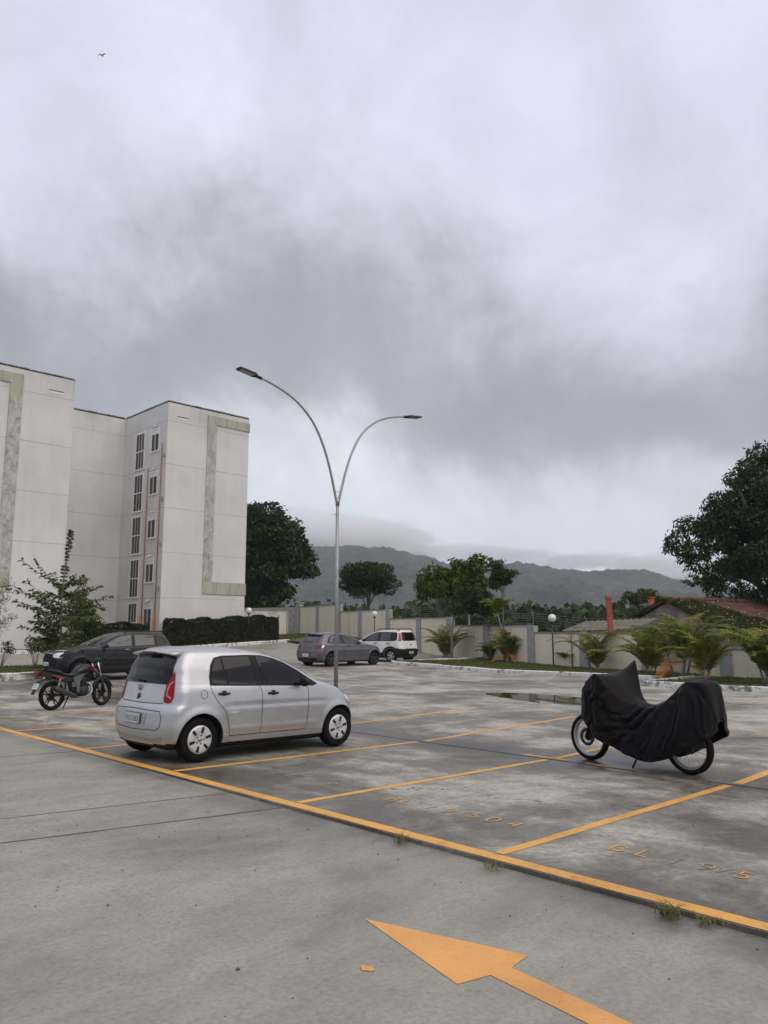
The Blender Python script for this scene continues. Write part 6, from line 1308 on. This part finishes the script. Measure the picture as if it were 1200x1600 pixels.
CREASE = [([(.16, 1.12), (.31, .96), (.44, .76), (.57, .58), (.79, .40), (1.02, .30)], .060, .055), ([(1.0, .86), (.97, .74), (.90, .65), (.74, .575), (.61, .57), (.50, .68), (.42, .83)], .045, .040), ([(1.40, 1.0), (1.24, .91), (1.10, .86), (.98, .80)], .045, .035),
          ([(1.10, 1.16), (1.13, .98), (1.18, .80), (1.22, .60), (1.16, .46)], .035, .03), ([(1.26, .50), (1.04, .44), (.85, .47), (.66, .45)], .035, .035), ([(.09, .93), (-.03, 1.09), (-.14, 1.10), (-.26, 1.04), (-.34, .9), (-.36, .6)], .040, .035), ([(.05, 1.0), (.0, .8), (.05, .55), (.16, .30)], .035, .04),
          ([(.86, 1.05), (.98, .96), (1.06, .9)], .03, .03), ([(-.15, 1.0), (-.18, .7), (-.12, .45)], .030, .04), ([(.36, .80), (.30, .62), (.36, .42), (.5, .25)], .028, .035), ([(1.32, .95), (1.30, .72), (1.34, .55)], .03, .03), ([(.62, .80), (.70, .70), (.86, .66)], .025, .03)]
def crease(u, z):
    tot = 0
    for pts, amp, w_ in CREASE:
        best = 9; sg = 0
        for (a0, b0), (a1, b1) in zip(pts[:-1], pts[1:]):
            dx, dz = a1-a0, b1-b0; L2 = dx*dx+dz*dz; t_ = max(0, min(1, ((u-a0)*dx+(z-b0)*dz)/L2)); ex, ez = u-a0-dx*t_, z-b0-dz*t_; d_ = math.hypot(ex, ez)
            if d_ < best: best = d_; sg = dx*ez-dz*ex; tend = t_
        k = best/w_; f_ = math.exp(-k*1.2) if sg > 0 else math.exp(-k*k*1.1)
        tot += amp*f_-amp*.45*math.exp(-((k-2.2)**2)*1.2)
    return tot
for i, u in enumerate(uq):
    _, zl, zc, zr, wt, bl_w, br_w, hl_, hr_ = [c[i] for c in C_]; row = []
    for j in range(NT):
        t = j/(NT-1)      # 0 left hem .. 1 right hem
        if t < .40: q = t/.40; z = hl_+(zl-hl_)*q; y = bl_w+(wt-bl_w)*q**2.2
        elif t > .60: q = (1-t)/.40; z = hr_+(zr-hr_)*q; y = -(br_w+(wt-br_w)*q**2.2)
        else:
            q = (t-.40)/.20; y = wt*(1-2*q); z = (zl+(zc-zl)*math.sin(q*math.pi)) if q < .5 else (zr+(zc-zr)*math.sin(q*math.pi))
        side = min(1, abs(t-.5)*2.4); low = (1-min(t, 1-t)/.40) if (t < .4 or t > .6) else 0
        # diagonal sagging folds running from the box and the handlebar down to the hem
        d1 = u*5.2+z*4.0+1.3*mnoise.noise(Vector((u*1.6, z*1.3, 2.0 if t < .5 else 9.0)))*2; d2 = u*-4.0+z*8.5+1.5*mnoise.noise(Vector((u*2, z*2, 5)))
        f1 = 1-abs(math.sin(d1)); f2 = 1-abs(math.sin(d2)); d3 = u*7-z*2.2+2.2*mnoise.noise(Vector((u*2.2, z*1.8, 7))); f3 = 1-abs(math.sin(d3)); fold = (.062*f1**2.6*(1 if u < .55 else .6)+.060*f2**2.8*(1 if u > .3 else .4)+.035*f3**3.5)*side+.016*mnoise.fractal(Vector((u*4, t*7, 1)), 1, 2, 3)*1.2
        hemw = .022*math.sin(u*17)*low+.012*math.sin(u*31+2)*low
        if t < .47: fold = fold*.18+crease(u, z)*min(1, (.47-t)/.07)*(1 if t > .03 else t/.03)
        row.append((u+.012*mnoise.noise(Vector((u*5, t*9, 4))), y+math.copysign(fold+hemw-.02, y if abs(y) > 1e-3 else 1)*(1 if side > .3 else side/.3), z+.02*(f1-.5)*(1-low)*(.5)+.02*math.sin(u*9+1)*low*.8+.005*mnoise.noise(Vector((u*9, t*14, 8)))))
    rows.append(row)
mb = MB(); mb.rings(rows, 0, True, False, False); co_ = mb.build('cloth', mCover, cv, fix=False); md = co_.modifiers.new('thick', 'SOLIDIFY'); md.thickness = .004

# ------------------------------------------------------------------ land and hills
RIDGE = [(-10, 10), (5, 30), (14, 50), (20, 78), (24, 96), (28, 116), (30.5, 118), (33, 126), (36.5, 138), (38, 130), (41, 138), (43.5, 160), (46, 172), (49, 176), (52, 178), (56, 170), (64, 150), (80, 120), (100, 80)]
def ridge(az):
    for (a, h), (c, k) in zip(RIDGE[:-1], RIDGE[1:]):
        if a <= az <= c: t = (az-a)/(c-a); t = t*t*(3-2*t); return h+(k-h)*t
    return 60
na, nr = 620, 230; azs = np.linspace(-8, 96, na); rr = np.concatenate([np.geomspace(46, 700, 60, endpoint=False), np.linspace(700, 2300, nr-60)])
V = np.zeros((nr, na, 3))
for i, a in enumerate(azs):
    H_ = ridge(a); ca, sa = math.cos(R(a)), math.sin(R(a))
    for j, r_ in enumerate(rr):
        x, y = r_*ca, r_*sa; t = min(1, max(0, (r_-560)/1150)); t = t*t*(3-2*t); z = -2.2+H_*t
        if r_ > 1750: z -= (r_-1750)*.25
        if t > .01:
            z += (mnoise.fractal(Vector((x/330, y/330, 3)), 1.0, 2.1, 5)*52+(1-abs(mnoise.noise(Vector((x/150+5, y/150, 1)))*2))*26-13)*min(1, t*3)*(1-.72*t)
        if r_ > 330: z += (mnoise.noise(Vector((x/13, y/13, 0)))*6.5+mnoise.noise(Vector((x/6, y/6, 7)))*3)*min(1, (r_-330)/300)
        V[j, i] = (x, y, z)
idx = np.arange(nr*na).reshape(nr, na); F = np.stack([idx[:-1, :-1].ravel(), idx[:-1, 1:].ravel(), idx[1:, 1:].ravel(), idx[1:, :-1].ravel()], 1)
m, n, l, b = newmat('forest_hill'); t = n.new('ShaderNodeTexCoord'); f = NM(n, l, 'ADD', NM(n, l, 'MULTIPLY', NN(n, l, .012, 6, .65, t.outputs['Object']), .55), NM(n, l, 'MULTIPLY', NN(n, l, .11, 4, .7, t.outputs['Object']), .45))
l.new(NR(n, l, f, [(.36, (.005, .010, .008)), (.48, (.017, .028, .017)), (.56, (.038, .050, .030)), (.68, (.085, .085, .055))]), b.inputs['Base Color']); b.inputs['Roughness'].default_value = .95
kind(fastmesh('hills', V.reshape(-1, 3), F, m, None, True), label='forested hills fading into low cloud')
gm = M('scrub_ground', (.055, .055, .03), .95, var=.4, scale=.2)
V = []; RG = [0, 12, 25, 45, 80, 160, 400, 1000, 2600]
for r_ in RG:
    for k in range(48): a = k/48*2*math.pi; V.append((r_*math.cos(a)+.001*k, r_*math.sin(a), -1.6 if r_ <= 46 else -3.4))
kind(fastmesh('ground', V, [(i*48+j, i*48+(j+1) % 48, (i+1)*48+(j+1) % 48, (i+1)*48+j) for i in range(len(RG)-1) for j in range(48)], gm), label='land around and beyond the parking area')
# ------------------------------------------------------------------ moist air
mb = MB(); mb.box(-2700, -2700, -60, 2700, 2700, 330); hz = mb.build('haze', None); m = bpy.data.materials.new('haze'); m.use_nodes = True; n = m.node_tree.nodes; l = m.node_tree.links; n.remove(n['Principled BSDF'])
pv = n.new('ShaderNodeVolumePrincipled'); pv.inputs['Color'].default_value = (.84, .91, 1, 1); pv.inputs['Density'].default_value = .00023; pv.inputs['Anisotropy'].default_value = 0
l.new(pv.outputs[0], n['Material Output'].inputs['Volume']); hz.data.materials.clear(); hz.data.materials.append(m); kind(hz, 'stuff')
def mist(az, z, r_, sx_, sz, dens, rs):
    mm = bpy.data.materials.get('mist_%g' % dens)
    if not mm:
        mm = bpy.data.materials.new('mist_%g' % dens); mm.use_nodes = True; n = mm.node_tree.nodes; l = mm.node_tree.links; n.remove(n['Principled BSDF']); pv = n.new('ShaderNodeVolumePrincipled')
        pv.inputs['Color'].default_value = (1, 1, 1, 1); pv.inputs['Density'].default_value = dens*.8; pv.inputs['Anisotropy'].default_value = .5; l.new(pv.outputs[0], n['Material Output'].inputs['Volume'])
    a = R(az); c = Vector((r_*math.cos(a), r_*math.sin(a), z)); mb = MB(); nu, nv = 28, 16; ru = Vector((-math.sin(a), math.cos(a), 0)); rd_ = Vector((math.cos(a), math.sin(a), 0))
    rings = []
    for i in range(nv+1):
        th = math.pi*(i/nv)*.998+.003; row = []
        for j in range(nu):
            d = Vector((math.sin(th)*math.cos(6.2832*j/nu), math.sin(th)*math.sin(6.2832*j/nu), -math.cos(th))); k = 1+.45*mnoise.fractal(d*1.6+Vector((rs*3.1, rs, 0)), 1, 2, 3)
            p = c+(ru*d.x*sx_+rd_*d.y*90+Vector((0, 0, d.z*sz)))*k; row.append((p.x, p.y, p.z))
        rings.append(row)
    mb.rings(rings, 0, True, True); kind(mb.build('mist', mm), 'stuff')
for k, (az, z, r_, sx_, sz, d_) in enumerate(((54, 195, 1560, 210, 48, .016), (51, 192, 1540, 180, 40, .016), (48.6, 186, 1560, 150, 34, .016), (46.6, 186, 1570, 120, 26, .012), (44.8, 182, 1580, 90, 18, .008), (50, 160, 1480, 70, 22, .006), (47.6, 162, 1480, 60, 18, .006), (43.6, 128, 1450, 22, 34, .006), (43.0, 150, 1520, 30, 16, .006),
        (40.2, 158, 1590, 110, 18, .010), (37.6, 152, 1590, 90, 16, .010), (35.2, 146, 1590, 70, 14, .008), (33.2, 120, 1450, 40, 14, .006), (32.0, 132, 1560, 70, 14, .010), (30.4, 138, 1570, 60, 12, .008), (28.6, 118, 1480, 40, 18, .006), (26.6, 124, 1560, 80, 16, .010), (23.6, 112, 1540, 120, 26, .012), (20.0, 105, 1540, 160, 34, .014), (15.5, 95, 1540, 180, 36, .014), (38.8, 112, 1380, 30, 12, .005), (58, 195, 1560, 240, 50, .016))): mist(az, z, r_, sx_, sz, d_, k)
# bird
bd = thing('bird', 'small dark bird high in the sky at the upper left', 'bird', (24.4, 59.9, 50.4), .6); bd.scale = (.52, .52, .52); mb = MB()
mb.tube([(-.28, 0, -.02), (-.15, 0, 0), (.1, 0, .02), (.25, 0, .03), (.33, 0, .02)], [.03, .08, .09, .06, .015], 8)
for s_ in (-1, 1): mb.add([(.12, s_*.04, .03), (-.08, s_*.04, .02), (-.16, s_*.42, .22), (.10, s_*.40, .24), (-.10, s_*.85, .10)], [(0, 1, 2, 3), (3, 2, 4)])
mb.add([(-.2, .03, 0), (-.2, -.03, 0), (-.48, -.09, -.01), (-.48, .09, -.01)], [(0, 1, 2, 3)]); mb.build('body', M('dark_feathers', (.03, .028, .025), .8), bd)
